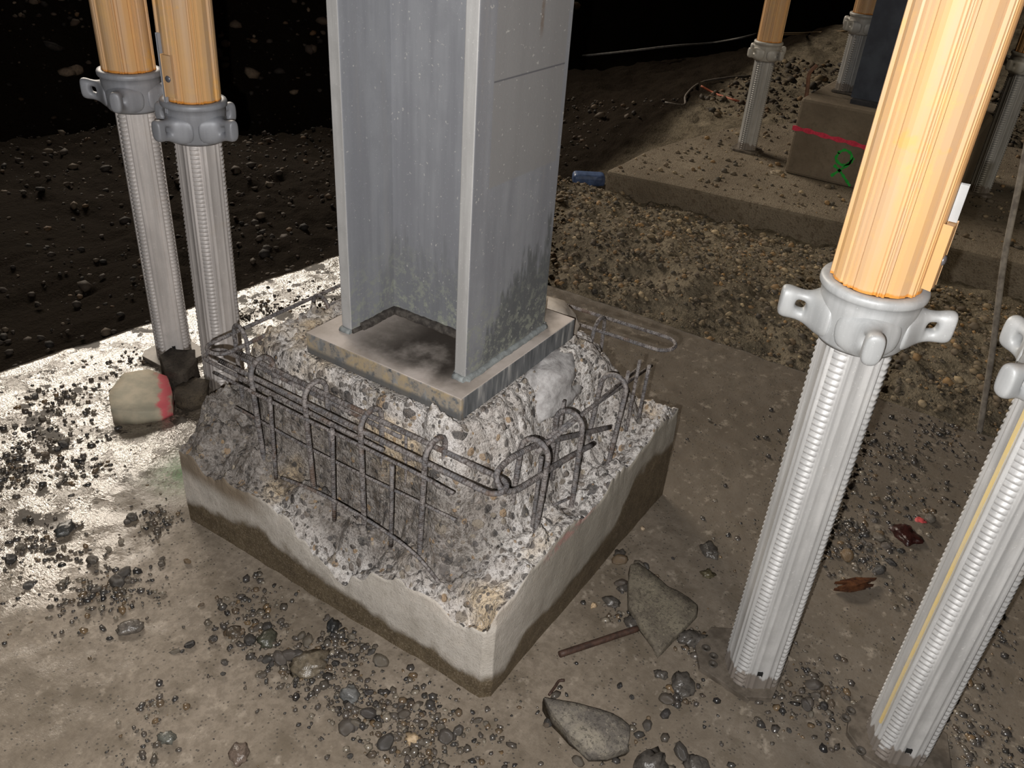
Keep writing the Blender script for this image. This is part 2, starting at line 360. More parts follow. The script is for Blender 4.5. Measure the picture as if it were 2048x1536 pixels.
def mat_column():
    s, col, (n1, n2, n3), (x, y, z) = mat_galv('galvanised_column_steel', (.245,.252,.270), (.195,.20,.218), .6, .12, scale=.8)
    pale = s.mr(s.noise(1, 3, .6, s.stretch(30, 30, 1.6)), .54, .75, 0, .35); col = s.mix(pale, col, (.27,.262,.258))
    # residue rectangle on the outer face of the near flange
    rect = s.math('MULTIPLY', s.math('MULTIPLY', s.mr(x, .878, .880), s.mr(x, 1.046, 1.048, 1, 0)), s.mr(z, .676, .680))
    rect = s.math('MULTIPLY', rect, s.mr(y, .5985, .600, 1, 0)); col = s.mix(s.math('MULTIPLY', rect, .75), col, (.225,.22,.215))
    ln = s.math('MULTIPLY', s.mr(s.math('ABSOLUTE', s.math('SUBTRACT', z, .812)), .0004, .0016, 1, 0), rect); col = s.mix(ln, col, (.11,.11,.12))
    rust = s.math('MULTIPLY', s.mr(s.math('ABSOLUTE', s.math('SUBTRACT', x, s.math('MULTIPLY_ADD', n1, .01, .976))), .001, .006, 1, 0), s.math('MULTIPLY', s.mr(z, .845, .88), s.mr(y, .5985, .6, 1, 0)))
    col = s.mix(s.math('MULTIPLY', rust, s.mr(n2, .35, .6, .2, .9)), col, (.13,.075,.035))
    # damp stain climbing from the foot
    lev = s.math('ADD', .50, s.math('MULTIPLY', s.math('SUBTRACT', s.noise(1, 4, .7, s.stretch(26, 26, 6)), .5), .32))
    lev = s.math('ADD', lev, s.mr(x, .87, 1.0, -.06, .06))
    st = s.mr(s.math('SUBTRACT', lev, z), -.01, .03); st = s.math('MULTIPLY', st, s.math('MULTIPLY', s.mr(x, .862, .90, .1, .9), s.mr(y, .5985, .60, 1, .35))); col = s.mix(s.math('MULTIPLY', st, .85), col, (.085,.09,.09))
    spk = s.math('MULTIPLY', s.mr(s.noise(60, 5, .85), .50, .58), s.mr(z, .41, .56, .9, 0)); col = s.mix(spk, col, (.27,.285,.24))
    foot = s.math('MULTIPLY', s.mr(z, .404, .415, 1, 0), .5); col = s.mix(foot, col, (.3,.29,.26))
    col = s.mix(s.math('MULTIPLY', s.mr(s.noise(170, 2, .6), .68, .72), .7), col, (.45,.44,.42))
    return s.out(col, normal=s.bump(s.math('ADD', n2, n3), .2, .001))
def mat_flange_edge():
    s, col, nn, (x, y, z) = mat_galv('bright_flange_edge_zinc', (.40,.395,.39), (.30,.295,.29), .55, .1)
    return s.out(col, normal=s.bump(nn[2], .2, .001))
def mat_plate_top():
    s = NB('mortar_stained_plate', rough=.75, spec=.35); x, y, z = s.xyz(); n1 = s.noise(10, 5, .6); n2 = s.noise(50, 5, .7)
    base = s.mix(s.mr(n1, .35, .65), (.52,.46,.42), (.38,.33,.29))
    # dark oily film between the flanges and toward the near corner
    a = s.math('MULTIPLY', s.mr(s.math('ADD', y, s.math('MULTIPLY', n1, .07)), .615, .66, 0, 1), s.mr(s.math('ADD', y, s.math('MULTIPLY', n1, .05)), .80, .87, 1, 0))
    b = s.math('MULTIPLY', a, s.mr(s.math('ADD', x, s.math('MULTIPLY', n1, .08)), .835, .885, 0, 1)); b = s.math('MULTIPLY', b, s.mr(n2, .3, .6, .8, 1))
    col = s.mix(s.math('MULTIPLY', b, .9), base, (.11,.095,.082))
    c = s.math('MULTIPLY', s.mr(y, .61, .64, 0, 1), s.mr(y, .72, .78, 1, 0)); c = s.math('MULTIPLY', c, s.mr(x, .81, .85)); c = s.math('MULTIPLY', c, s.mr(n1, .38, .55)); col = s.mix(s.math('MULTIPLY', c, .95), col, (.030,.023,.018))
    return s.out(col, normal=s.bump(s.math('ADD', n1, n2), .3, .002))
def mat_plate_side():
    s = NB('plate_edge_steel', rough=.6, metal=.1, spec=.4); x, y, z = s.xyz(); n1 = s.noise(1, 4, .6, s.stretch(90, 90, 12)); n2 = s.noise(22, 4, .6)
    col = s.ramp(n1, [(.35, (.085,.09,.095)), (.55, (.17,.175,.18)), (.72, (.42,.41,.39))])
    lf = s.mr(x, .802, .808, 1, 0); col = s.mix(s.math('MULTIPLY', lf, s.mr(s.noise(60, 4, .7), .42, .55)), col, (.30,.26,.21)); col = s.mix(s.math('MULTIPLY', s.math('MULTIPLY', lf, s.mr(n2, .50, .60)), s.mr(s.noise(90, 3, .7), .4, .55, .3, .9)), col, (.38,.30,.19)); col = s.mix(s.math('MULTIPLY', lf, s.mr(z, .372, .380, .9, 0)), col, (.10,.10,.10))
    return s.out(col, normal=s.bump(n1, .3, .002))
def mat_rebar():
    s = NB('reinforcement_steel', rough=.7, metal=.15, spec=.35); r = s.attr('run'); n1 = s.noise(40, 4, .7); n2 = s.noise(190, 3, .7)
    col = s.mix(s.mr(n1, .38, .62), (.15,.145,.15), (.27,.245,.235)); col = s.mix(s.mr(n2, .45, .62, 0, .8), col, (.06,.045,.04))
    col = s.mix(s.mr(s.noise(18, 3, .6), .58, .68, 0, .6), col, (.14,.085,.055))
    rib = s.math('SINE', s.math('MULTIPLY', r, 1500.0))
    nb = s.bump(rib, .3, .0006); nb = s.bump(n2, .4, .001, nb)
    return s.out(col, normal=nb)
def simple(name, c, rough=.6, metal=0.0, c2=None, sc=40, spec=.4, bs=.3):
    s = NB(name, rough=rough, metal=metal, spec=spec); n = s.noise(sc, 4, .65)
    c2 = c2 or tuple(q*.6 for q in c)
    return s.out(s.mix(s.mr(n, .35, .68), c, c2), normal=s.bump(n, bs, .002))

MB = mat_broken(); MF = mat_formed(); MS = mat_slab(); MFT = mat_footing(); MBL = mat_block(); ME = mat_earth()
MGR = mat_stones('gravel_stones', False, True, .95, (1.0, .9, .70)); MGD = mat_stones('darkened_gravel_stones', False, True, .26, (1, .85, .72))  # second gravel copy has its colour lowered to offset the assumed glare light
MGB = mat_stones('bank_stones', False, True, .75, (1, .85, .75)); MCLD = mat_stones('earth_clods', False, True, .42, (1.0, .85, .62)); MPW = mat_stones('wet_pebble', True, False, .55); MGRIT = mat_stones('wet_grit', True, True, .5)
MIN_N = mat_inner('inner_tube_aluminium', (.54,.535,.53)); MIN_L = mat_inner('inner_tube_lifted_aluminium', (.66,.62,.60)); MIN_F = mat_inner('inner_tube_far_aluminium', (.42,.41,.39))  # same tube per distance: left copy lightened against flash falloff, far copy darkened
def mnut(nm, c):
    s, col, nn, _ = mat_galv(nm, c, tuple(q*.8 for q in c), .5, .15); return s.out(col, normal=s.bump(nn[1], .25, .002))
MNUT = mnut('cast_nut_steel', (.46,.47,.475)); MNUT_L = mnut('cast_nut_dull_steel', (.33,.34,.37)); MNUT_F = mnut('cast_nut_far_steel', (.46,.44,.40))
MY = mat_yellow(); MCOL = mat_column(); MEDGE = mat_flange_edge(); MPT = mat_plate_top(); MPS = mat_plate_side(); MRB = mat_rebar()
MRIV = simple('rivet_steel', (.25,.25,.28), .35, .5); MHOLE = simple('bore_shade', (.01, .01, .01), .9)
MBASE = simple('muddy_base_plate_steel', (.155,.13,.105), .5, .1, (.085,.07,.055), 45)
MWELD = simple('weld_scale', (.030,.025,.022), .8, 0, (.08,.07,.06), 120, bs=.8)
MROCKL = simple('pale_stone', (.46,.445,.44), .85, 0, (.30,.285,.28), 70, bs=1.0)
MMORT = simple('beige_mortar', (.50,.44,.37), .85, 0, (.36,.31,.26), 30, bs=.7)
MRUST = simple('rusty_steel', (.075,.04,.028), .6, 0, (.035,.02,.015), 90)

# ------------------------------------------------------------------ setting: ground, footings, pit bank
def ground_z(X, Y):
    z = np.interp(X, [1.9, 1.96, 2.2, 2.45, 2.7, 2.95, 3.4, 4.2, 4.6, 9], [-.02, -.012, .012, .0, -.04, -.088, -.11, -.03, -.0, .02])
    z = z - .10*sstep(1.66, 1.95, Y-(X-1.2)*.0)*np.clip((3.2-X)/1.0, 0, 1)
    z = z - .12*sstep(1.75, 2.4, Y)*sstep(2.0, 3.0, X)
    z = z - .25*sstep(.30, -.2, Y)*np.exp(-((X-4.4)/.8)**2)
    z += .035*np.exp(-(((X-2.25)/.16)**2+((Y-.95)/.35)**2)) - .02*np.exp(-(((X-2.12)/.07)**2+((Y-1.0)/.2)**2))
    d = (X-2)*.279+(Y-4.1)*.96+.12*fbm(X*1.3, Y*1.3, 3)
    z -= .14*np.exp(-((d+.18)/.16)**2)
    z += np.clip(d*1.35, 0, 1.55+.15*fbm(X*2, Y*2, 5))
    z += .028*fbm(X*4, Y*4, 9, 4)+.026*fbm(X*16, Y*16, 14, 4, .62)*sstep(1.9, 2.0, np.maximum(X, Y+.25))
    d2 = X-9.2-.4*fbm(Y*.8, X*.1, 31); z += np.clip(d2*1.2, 0, 1.6)
    return z
def grid_faces(nx, ny):
    i = np.arange(nx-1)[:, None]; j = np.arange(ny-1)[None, :]; a = (i*ny+j).ravel()
    return np.stack([a, a+ny, a+ny+1, a+1], 1)
# one ground sheet with a finer grid where it is near
xs = np.concatenate([np.arange(-3, 1.5, .15), np.arange(1.5, 3.2, .014), np.arange(3.2, 6, .04), np.arange(6, 12.01, .09)])
ys = np.concatenate([np.arange(-5, -.6, .15), np.arange(-.6, 2.6, .016), np.arange(2.6, 5, .045), np.arange(5, 10.01, .09)])
X, Y = np.meshgrid(xs, ys, indexing='ij'); Z = ground_z(X, Y)
inside = (X < 1.90) & (Y < 1.60); Z = np.where(inside, -.27, Z)
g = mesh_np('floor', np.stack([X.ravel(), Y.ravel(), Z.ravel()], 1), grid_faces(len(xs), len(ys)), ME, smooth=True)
tag(g, 'rough brown gravel and earth around the footings', kind='structure')

def edge_right(y): return 1.935+.012*fbm(np.asarray(y)*6, np.asarray(y)*0+.3, 21)+.004*(y)
def edge_left(x): return 1.80-.115*(x-.6)+.012*fbm(np.asarray(x)*7, np.asarray(x)*0+.7, 22)
nx, ny = 300, 300
U, W = np.meshgrid(np.linspace(0, 1, nx), np.linspace(0, 1, ny), indexing='ij')
SX0, SY0 = -1.2, -2.2
xx = SX0+(1.935-SX0)*U; yy = SY0+(1.74-SY0)*W
xx = SX0+(edge_right(yy)-SX0)*U**.75; yy = SY0+(edge_left(xx)-SY0)*W**.75
zz = .004*fbm(xx*7, yy*7, 41, 4)+.0025*fbm(xx*40, yy*40, 44, 2)
V = [np.stack([xx.ravel(), yy.ravel(), zz.ravel()], 1)]; F = [grid_faces(nx, ny)]
def skirt(line_idx, V, F, drop, rows=3):
    base = np.vstack(V); prev = line_idx; n0 = len(base)
    for r in range(1, rows+1):
        q = base[line_idx].copy(); q[:, 2] -= drop*r/rows; V.append(q); cur = np.arange(n0, n0+len(q)); n0 += len(q)
        F.append(np.stack([prev[:-1], prev[1:], cur[1:], cur[:-1]], 1)); prev = cur
idx = np.arange(nx*ny).reshape(nx, ny)
skirt(np.concatenate([idx[-1, :], idx[::-1, -1][1:], idx[0, ::-1][1:], idx[:, 0][1:]]), V, F, .26)
slab = mesh_np('floor_slab', np.vstack(V), np.vstack(F), MS, smooth=True)
tag(slab, 'wet mud-covered concrete footing slab under the steel column', kind='structure')

# second footing with its block
fp = [at(1213, 341)[:2], at(1300, 297)[:2], at(1440, 258)[:2], at(1500, 250)[:2], (4.35, 1.15), (4.75, .2), (4.9, -1.6), (3.25, -1.6), (3.12, .2)]
fp += [at(1671, 441)[:2], at(1400, 381)[:2]]
bm = bmesh.new(); vs = []
ring = pathlen([(*p, 0) for p in fp+[fp[0]]], .06)[:-1]
for p in ring:
    k = .01*fbm(np.array(p[0]*6), np.array(p[1]*6), 3); vs.append(bm.verts.new((p[0]+float(k), p[1]+float(k), 0)))
f = bm.faces.new(vs); r = bmesh.ops.extrude_face_region(bm, geom=[f])
for v in r['geom']:
    if isinstance(v, bmesh.types.BMVert): v.co.z = -.24
foot = bm_obj('concrete_footing', bm, MFT); bevel(foot, .012, 2, .8)
tag(foot, 'low concrete footing slab in the right background strewn with grit', 'footing')

blk_root = empty('concrete_block_pedestal', (3.78, .60, 0), 'square concrete pedestal in the background with pink line and green spray mark', 'pedestal')
bm = bmesh.new(); box_bm(bm, -.275, .30, -.34, .318, -.0, .302)
b = bm_obj('body', bm, MBL, blk_root); bevel(b, .012, 2)
MPK = mat_spray('pink_marking_spray', (.75,.06,.11)); MGN = mat_spray('green_marking_spray', (.03,.42,.06))
def spray(name, pxs, wd, mat, X, parent, base):
    P = [at_x(x, y, X)-np.array(base) for x, y in pxs]; P = smooth_path(P, 5); V = []; F = []
    n = len(P)
    for i, p in enumerate(P):
        a = P[max(0, i-1)]; c = P[min(n-1, i+1)]; t = (c-a)[1:]; t = t/(np.linalg.norm(t)+1e-9); nn = np.array([0, -t[1], t[0]])
        ww = wd*(1+.35*math.sin(i*1.7)+.2*random.random())
        V += [p+nn*ww+[-.0012, 0, 0], p-nn*ww+[-.0012, 0, 0], p+nn*ww+[.003, 0, 0], p-nn*ww+[.003, 0, 0]]
    for i in range(n-1):
        a = 4*i; F += [(a, a+4, a+5, a+1), (a+2, a+3, a+7, a+6), (a, a+2, a+6, a+4), (a+1, a+5, a+7, a+3)]
    F += [(0, 1, 3, 2), (4*n-4, 4*n-2, 4*n-1, 4*n-3)]
    return fix_normals(mesh_np(name, V, F, mat, parent))
bb = (3.78, .60, 0)
o = spray('painted_line', [(1585, 255), (1620, 263), (1660, 275), (1700, 285), (1740, 298), (1790, 312)], .0075, MPK, 3.505, blk_root, bb); o['label'] = 'pink sprayed level line'
bm = None
o = spray('painted_mark', [(1676, 306), (1690, 300), (1703, 309), (1700, 325), (1684, 330), (1672, 318), (1678, 305)], .0045, MGN, 3.505, blk_root, bb); o['label'] = 'green sprayed loop'
o = spray('painted_mark', [(1662, 352), (1680, 340), (1698, 328), (1708, 316)], .0045, MGN, 3.505, blk_root, bb); o['label'] = 'green sprayed stroke'
o = spray('painted_mark', [(1668, 330), (1680, 342), (1690, 357), (1700, 372)], .0045, MGN, 3.505, blk_root, bb); o['label'] = 'green sprayed stroke'

# ------------------------------------------------------------------ broken concrete pedestal
PX0, PX1, PY0, PY1 = .676, 1.275, .420, 1.072
SH = [(.676,1.07,.15),(.676,.996,.128),(.676,.93,.142),(.676,.875,.149),(.676,.807,.139),(.676,.790,.112),(.676,.745,.085),(.676,.702,.066),(.676,.665,.10),(.676,.623,.132),(.676,.57,.142),(.676,.532,.147),(.676,.471,.126),(.676,.44,.14),
 (.70,.42,.178),(.776,.42,.190),(.876,.42,.196),(.943,.42,.178),(1.038,.42,.194),(1.134,.42,.198),(1.189,.42,.212),(1.27,.42,.20),
 (.725,.935,.180),(.725,.814,.176),(.725,.698,.155),(.725,.587,.158),(.722,1.03,.195),(.77,.973,.190),(.79,.84,.160),(.79,.726,.140),(.79,.60,.155),(.78,.82,.11),(.76,.66,.150),
 (.79,.47,.19),(.86,.47,.185),(.978,.47,.175),(1.098,.47,.17),(1.21,.47,.185),(1.26,.52,.20),(.72,.46,.17),(.76,1.06,.225),(.83,1.06,.22),(.95,1.06,.17),(1.1,1.06,.10),(1.25,1.06,.06),(1.26,.9,.06),(1.26,.7,.08),(1.25,.58,.14)]
TP = [(.80,1.01),(.785,.93),(.782,.80),(.784,.70),(.786,.62),(.782,.56),(.86,.535),(.95,.548),(1.04,.545),(1.12,.53),(1.195,.508),(1.222,.54),(1.228,.62),(1.215,.75),(1.19,.93),(1.05,1.00),(.93,1.00)]
def shelf(X, Y):
    num = 0; den = 0
    for (a, b, c) in SH:
        q = 1.0/((X-a)**2+(Y-b)**2+1e-5)**1.6; num = num+q*c; den = den+q
    return num/den
DOMES = [(rng.uniform(PX0, PX1), rng.uniform(PY0, PY1), rng.uniform(.004, .012)) for _ in range(1300)]
def ped_top(X, Y):
    s = shelf(X, Y)
    sd = poly_sd(X, Y, TP)+.012*fbm(X*22, Y*22, 51, 3)
    soft = .030+.045*sstep(.66, .54, Y)
    t = 1-sstep(-.008, soft, sd)
    # plate sits in the top; the crown falls a little away from it
    pd = poly_sd(X, Y, [(.80,.573),(.80,.874),(1.115,.874),(1.115,.573)])
    top = .363-.16*np.clip(pd, 0, .2)-.75*np.clip(pd, 0, .2)*sstep(.80, .74, X+.02)*sstep(.88, .84, Y)-.5*np.clip(pd, 0, .2)*sstep(.60, .5, Y)-.40*np.clip(X-1.13, 0, .2)
    top = np.where(pd < .004, .358, top)
    z = s*(1-t)+top*t
    rough = .014*fbm(X*18, Y*18, 61, 5, .62)+.006*fbm(X*90, Y*90, 66, 2)
    bm_ = sstep(0, .012, np.minimum(X-PX0, Y-PY0))*.75+.25
    z = z+rough*bm_*np.where(pd < .0, 0, 1)
    for (a, b, r) in DOMES:
        m = (np.abs(X-a) < r) & (np.abs(Y-b) < r)
        if m.any():
            h = np.sqrt(np.clip(1-((X[m]-a)**2+(Y[m]-b)**2)/r**2, 0, 1))*r*.6; z[m] += h*np.where(pd[m] < .006, 0, 1)
    # cap the crown under the plate
    return np.where(pd < .002, np.minimum(z, .3635), z)
nx, ny = 290, 320
xs = np.linspace(PX0, PX1, nx); ys = np.linspace(PY0, PY1, ny)
X, Y = np.meshgrid(xs, ys, indexing='ij'); Z = ped_top(X, Y)
ch = .012; s_ = (X-PX0)+(Y-PY0); k = np.clip((ch-s_)/2, 0, ch); X2 = X+k; Y2 = Y+k   # chamfered near corner
V = [np.stack([X2.ravel(), Y2.ravel(), Z.ravel()], 1)]; F = [grid_faces(nx, ny)]; nt = len(F[0])
idx = np.arange(nx*ny).reshape(nx, ny)
line = np.concatenate([idx[0, :][::-1], idx[1:, 0], idx[-1, 1:], idx[::-1, -1][1:]])
base = V[0][line]; rows = 14; prev = line; n0 = nx*ny
nrm = np.zeros((len(line), 2)); nrm[:ny, 0] = -1; nrm[ny:ny+nx-1, 1] = -1; nrm[ny+nx-1:ny+nx-1+ny-1, 0] = 1; nrm[ny+nx-1+ny-1:, 1] = 1
for r in range(1, rows+1):
    q = base.copy(); q[:, 2] = base[:, 2]*(1-r/rows)-.012*(r == rows)
    along = base[:, 0]+base[:, 1]
    off = .0025*fbm(along*14, q[:, 2]*14, 71, 4)+.012*fbm(along*3, q[:, 2]*1.5, 75, 2)*0.15
    if r == 1: off = off-.0015
    q[:, 0] += nrm[:, 0]*off; q[:, 1] += nrm[:, 1]*off
    V.append(q); cur = np.arange(n0, n0+len(q)); n0 += len(q)
    F.append(np.stack([prev[:-1], prev[1:], cur[1:], cur[:-1]], 1)); prev = cur
Fa = np.vstack(F); mi = np.zeros(len(Fa), int); mi[nt:] = 1
ped = empty('concrete_pedestal', (0, 0, 0), 'partly demolished concrete pedestal with exposed reinforcement under the steel column', 'pedestal')
pb = mesh_np('broken_body', np.vstack(V), Fa, [MB, MF], ped, smooth=True, midx=mi); fix_normals(pb)

def rock(name, pts, h, mat, z0=0.0, rough=.004, seed=0, tilt=(0, 0), parent=None, sub=2):
    """irregular slab fragment from a plan outline"""
    bm = bmesh.new(); P = pathlen([(*p, 0) for p in list(pts)+[pts[0]]], .015)[:-1]; c = np.mean(P, axis=0)
    L = []
    for (f, zf) in ((1.0, 0.0), (1.015, .5), (1.0, .94), (.985, 1.0), (.6, 1.02), (.25, 1.03)):
        row = []
        for p in P:
            q = c+(p-c)*f; nz = float(fbm(np.array(q[0]*30+seed), np.array(q[1]*30+zf*3), 81+seed, 3))
            zz_ = z0+h*zf+rough*nz*(zf > 0)+(tilt[0]*(q[0]-c[0])+tilt[1]*(q[1]-c[1]))*(zf > 0)
            row.append(bm.verts.new((q[0]+rough*nz, q[1]-rough*nz*.7, max(zz_, z0-.001+.0008*zf))))
        L.append(row)
    n = len(P)
    for a, b in zip(L, L[1:]):
        for i in range(n): bm.faces.new((a[i], a[(i+1) % n], b[(i+1) % n], b[i]))
    bm.faces.new(L[-1]); bm.faces.new(L[0][::-1])
    return bm_obj(name, bm, mat, parent, True)
# smooth grey boulder face cast in the concrete beside the plate, and the mortar lump behind the plate
def lump(name, c, r, mat, parent, seed=1, sub=4, amp=.18, rot=0.0):
    bm = bmesh.new(); bmesh.ops.create_icosphere(bm, subdivisions=sub, radius=1)
    for v in bm.verts:
        n = noise.fractal(v.co*1.6+Vector((seed*3.1, 0, 0)), .8, 2.0, 4)*amp; p = v.co*(1+n)
        x, y = p.x*r[0], p.y*r[1]; v.co = (c[0]+x*math.cos(rot)-y*math.sin(rot), c[1]+x*math.sin(rot)+y*math.cos(rot), c[2]+p.z*r[2])
    return bm_obj(name, bm, mat, parent, True)
o = lump('embedded_boulder', (1.022, .570, .312), (.098, .052, .056), MROCKL, ped, 4, amp=.26); o['label'] = 'smooth grey stone face in the break'
o = lump('mortar_lump', (1.165, .665, .345), (.052, .070, .045), MMORT, ped, 9, amp=.12); o['label'] = 'beige mortar lump'

# ------------------------------------------------------------------ steel column
colm = empty('steel_column', (.95, .718, .365), 'grey galvanised steel H-column standing on the broken concrete pedestal', 'column')
cl = colm.location
def part_box(name, b, mat, parent, base, bev=0.0):
    bm = bmesh.new(); box_bm(bm, b[0], b[1], b[2], b[3], b[4], b[5]); o = bm_obj(name, bm, mat, parent)
    if parent is not None: o.matrix_parent_inverse = Matrix.Translation(-Vector(base))
    if bev: bevel(o, bev, 2)
    return o
ZT = 2.3
def flange(y0, y1):
    o = part_box('flange', (.843, 1.058, y0, y1, .401, ZT), [MCOL, MEDGE], colm, cl, .0015)
    for p in o.data.polygons:
        if p.normal.x < -.9: p.material_index = 1
    return o
flange(.598, .618); flange(.818, .838)
part_box('web', (.944, .956, .6175, .8185, .401, ZT), MCOL, colm, cl)
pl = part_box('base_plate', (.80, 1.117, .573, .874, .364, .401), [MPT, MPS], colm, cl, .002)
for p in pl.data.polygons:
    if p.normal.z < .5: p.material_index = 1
def weld(pts, r=.006):
    P = pathlen(pts, .006); P = [p+np.array([random.uniform(-.0008, .0008), random.uniform(-.0008, .0008), random.uniform(-.0008, .0008)]) for p in P]
    o = tube('weld_bead', P, r, MWELD, colm, 8); o.matrix_parent_inverse = Matrix.Translation(-Vector(cl)); return o
weld([(.862, .816, .403), (.942, .816, .403), (.942, .62, .403)], .0085); weld([(.844, .8165, .403), (.862, .8165, .403)], .004)
MGW = simple('galvanised_weld', (.25,.27,.27), .7, 0, (.16,.17,.17), 100, bs=.8)
for pts in ([(.843, .596, .403), (1.058, .596, .403)], [(.841, .598, .403), (.841, .618, .403)], [(.841, .818, .403), (.841, .838, .403)], [(.85, .6195, .403), (.94, .6195, .403)], [(1.06, .598, .403), (1.06, .838, .403)]):
    o = weld(pts, .0055); o.data.materials[0] = MGW
# ------------------------------------------------------------------ reinforcement
def hoop_path(base, dirv, w_, ztop, za, zb, lean=0.0):
    """upright U-bar: legs w_ apart along dirv"""
    r = w_/2; d = np.array([*dirv, 0.0]); b = np.array([base[0], base[1], 0.0]); c = b+d*r; zc = ztop-r; P = [b+[0, 0, za]]
    P += [b+[0, 0, za+(zc-za)*k/6] for k in range(1, 7)]
    for k in range(1, 12):
        a = PI-PI*k/12; P.append(c+d*r*math.cos(a)+np.array([0, 0, zc+r*math.sin(a)]))
    P += [b+d*w_+[0, 0, zc-(zc-zb)*k/6] for k in range(0, 7)]
    L = np.array([-d[1], d[0], 0])
    return [p+L*lean*(p[2]-za) for p in P]
RB = .0048
def bar(name, pts, label, r=RB, group=None, cat='rebar', mat=None):
    o = tube(name, pts, r*.70, mat or MRB, None, 10); tag(o, label, cat, group); return o
# near-left side, hoops legs at x=.725 and .785
hl = [(.922, 'first upright rebar hoop from the left corner of the near-left side', .358), (.805, 'second upright rebar hoop from the left on the near-left side', .361),
      (.695, 'third upright rebar hoop from the left on the near-left side', .358), (.579, 'fourth upright rebar hoop, pale grey and tallest, near the front corner', .361)]
for i, (y, lb, zt) in enumerate(hl):
    bar('rebar_hoop', hoop_path((.7255, y-[.01, .005, 0, -.008][i]), (1, 0), .045, zt, .135, .12, [.05, .03, .0, -.05][i]), lb, .0060)
for i, (x, lb, zt) in enumerate([(.826, 'first upright rebar hoop from the front corner on the right side', .348), (.942, 'second upright rebar hoop from the front corner on the right side', .346), (1.055, 'third upright rebar hoop from the front corner on the right side', .340)]):
    bar('rebar_hoop', hoop_path((x, .452), (0, 1), .046, zt, .15, .15, [-.12, -.02, -.20][i]), lb, .0060)
bar('rebar_hoop', hoop_path((.775, .985), (.25, .968), .045, .372, .16, .16, 0), 'upright rebar hoop standing on the left corner beside the grey prop', .0052)
bar('rebar_hoop', hoop_path((.955, .98), (.15, .98), .045, .362, .16, .10, 0), 'upright rebar hoop behind the column on the far left side', .0052)
bar('rebar_hoop', hoop_path((1.215, .585), (1, .1), .055, .345, .12, .08, 0), 'upright rebar hoop on the back side of the pedestal', .0052)
# horizontal hairpins (flat U-bars): run along a side and turn at its end
def hairpin(p_start, p_end, side, w_, z0, z1):
    a = np.array(p_start, float); e = np.array(p_end, float); d = (e-a)/np.linalg.norm(e-a); s = np.array(side, float); r = w_/2
    P = [np.array([*(a+(e-a)*k/10), z0+(z1-z0)*k/10]) for k in range(11)]
    for k in range(1, 12):
        t = PI*k/12; q = e+s*r*(1-math.cos(t))+d*r*math.sin(t); P.append(np.array([*q, z1]))
    P += [np.array([*(e+s*w_+(a-e)*k/10), z1+(z0-z1)*k/10]) for k in range(11)]
    return P
bar('rebar_hairpin', hairpin((.730, 1.00), (.730, .478), (1, 0), .036, .333, .330), 'long flat rebar hairpin lying along the near-left side, looped at the front corner', .0058)
bar('rebar_hairpin', smooth_path([(1.00, .457, .262), (.90, .457, .288), (.80, .457, .308), (.765, .459, .318), (.748, .466, .331), (.755, .478, .345), (.785, .481, .347), (.833, .479, .340), (.89, .478, .321), (.988, .476, .280), (1.10, .476, .232)], 6), 'sloping rebar hairpin on the right side, looped at the front corner, with rusty cut ends', .0062)
bar('rebar_hairpin', hairpin((1.25, 1.040), (.750, 1.040), (0, -1), .045, .335, .343), 'flat rebar hairpin along the far left side, looped over the left corner', .005)
bar('rebar_hairpin', hairpin((.733, .66), (.733, 1.035), (1, 0), .040, .312, .318), 'lower flat rebar hairpin on the near-left side, looped at the left corner', .005)
bar('rebar_hairpin', hairpin((1.24, .98), (1.245, .478), (1, 0), .055, .31, .322), 'flat rebar hairpin lying along the back side, its loop sticking out over the mud', .005)
def stirrup(a, b, r=.0035): return pathlen([a, b], .03)
one = 'rebar stub'
# long lower distribution bars on the near-left side
bar('rebar_rod', smooth_path([(.716, 1.0, .318), (.717, .8, .315), (.718, .60, .316), (.719, .522, .312)], 8), 'thin rebar under the hairpin with a free cut end near the front corner', .0040)
bar('rebar_rod', smooth_path([(.737, .985, .246), (.737, .80, .240), (.736, .60, .247), (.735, .528, .25)], 8), 'thin middle rebar running along the near-left side', .0034)
bar('rebar_rod', smooth_path([(.712, .86, .176), (.710, .77, .190), (.708, .66, .190), (.706, .58, .178), (.704, .53, .15)], 8), 'lowest rusty thin rebar half sunk along the near-left side', .0038)
bar('rebar_upright', stirrup((.718, .880, .16), (.717, .873, .322)), 'thin upright rebar between first and second hoop from the left')
bar('rebar_upright', stirrup((.718, .752, .14), (.716, .742, .322)), 'thin upright rebar between second and third hoop from the left')
bar('rebar_upright', stirrup((.719, .636, .15), (.716, .628, .310)), 'thin upright rebar between third and fourth hoop from the left')
bar('rebar_upright', stirrup((.770, .88, .15), (.770, .878, .325)), 'thin upright rebar behind the first gap of the near-left side', .0035)
bar('rebar_upright', stirrup((.770, .65, .14), (.770, .648, .325)), 'thin upright rebar behind the third hoop of the near-left side', .0032)
bar('rebar_upright', stirrup((1.184, .461, .17), (1.190, .459, .320)), 'outermost free upright rebar at the far end of the right side', .0046)
bar('rebar_upright', stirrup((1.150, .466, .18), (1.149, .461, .348)), 'tallest free upright rebar at the far end of the right side', .0044)
bar('rebar_upright', stirrup((1.112, .468, .18), (1.108, .461, .346)), 'free upright rebar just beyond the third right-side hoop', .0044)
bar('rebar_upright', stirrup((.850, .470, .15), (.853, .466, .32)), 'thin upright rebar tied inside the first right-side hoop', .0044)
bar('rebar_upright', stirrup((.96, .50, .18), (.962, .497, .348)), 'thin upright rebar end poking up behind the second right-side hoop', .004)
bar('rebar_rod', [(.84, .468, .335), (1.165, .468, .322)], 'straight thin rebar running along the top of the right-side hoops', .0044)
bar('rebar_rod', [(.90, .486, .318), (1.235, .472, .294)], 'second straight thin rebar under the first, poking out past the far right end', .0044)
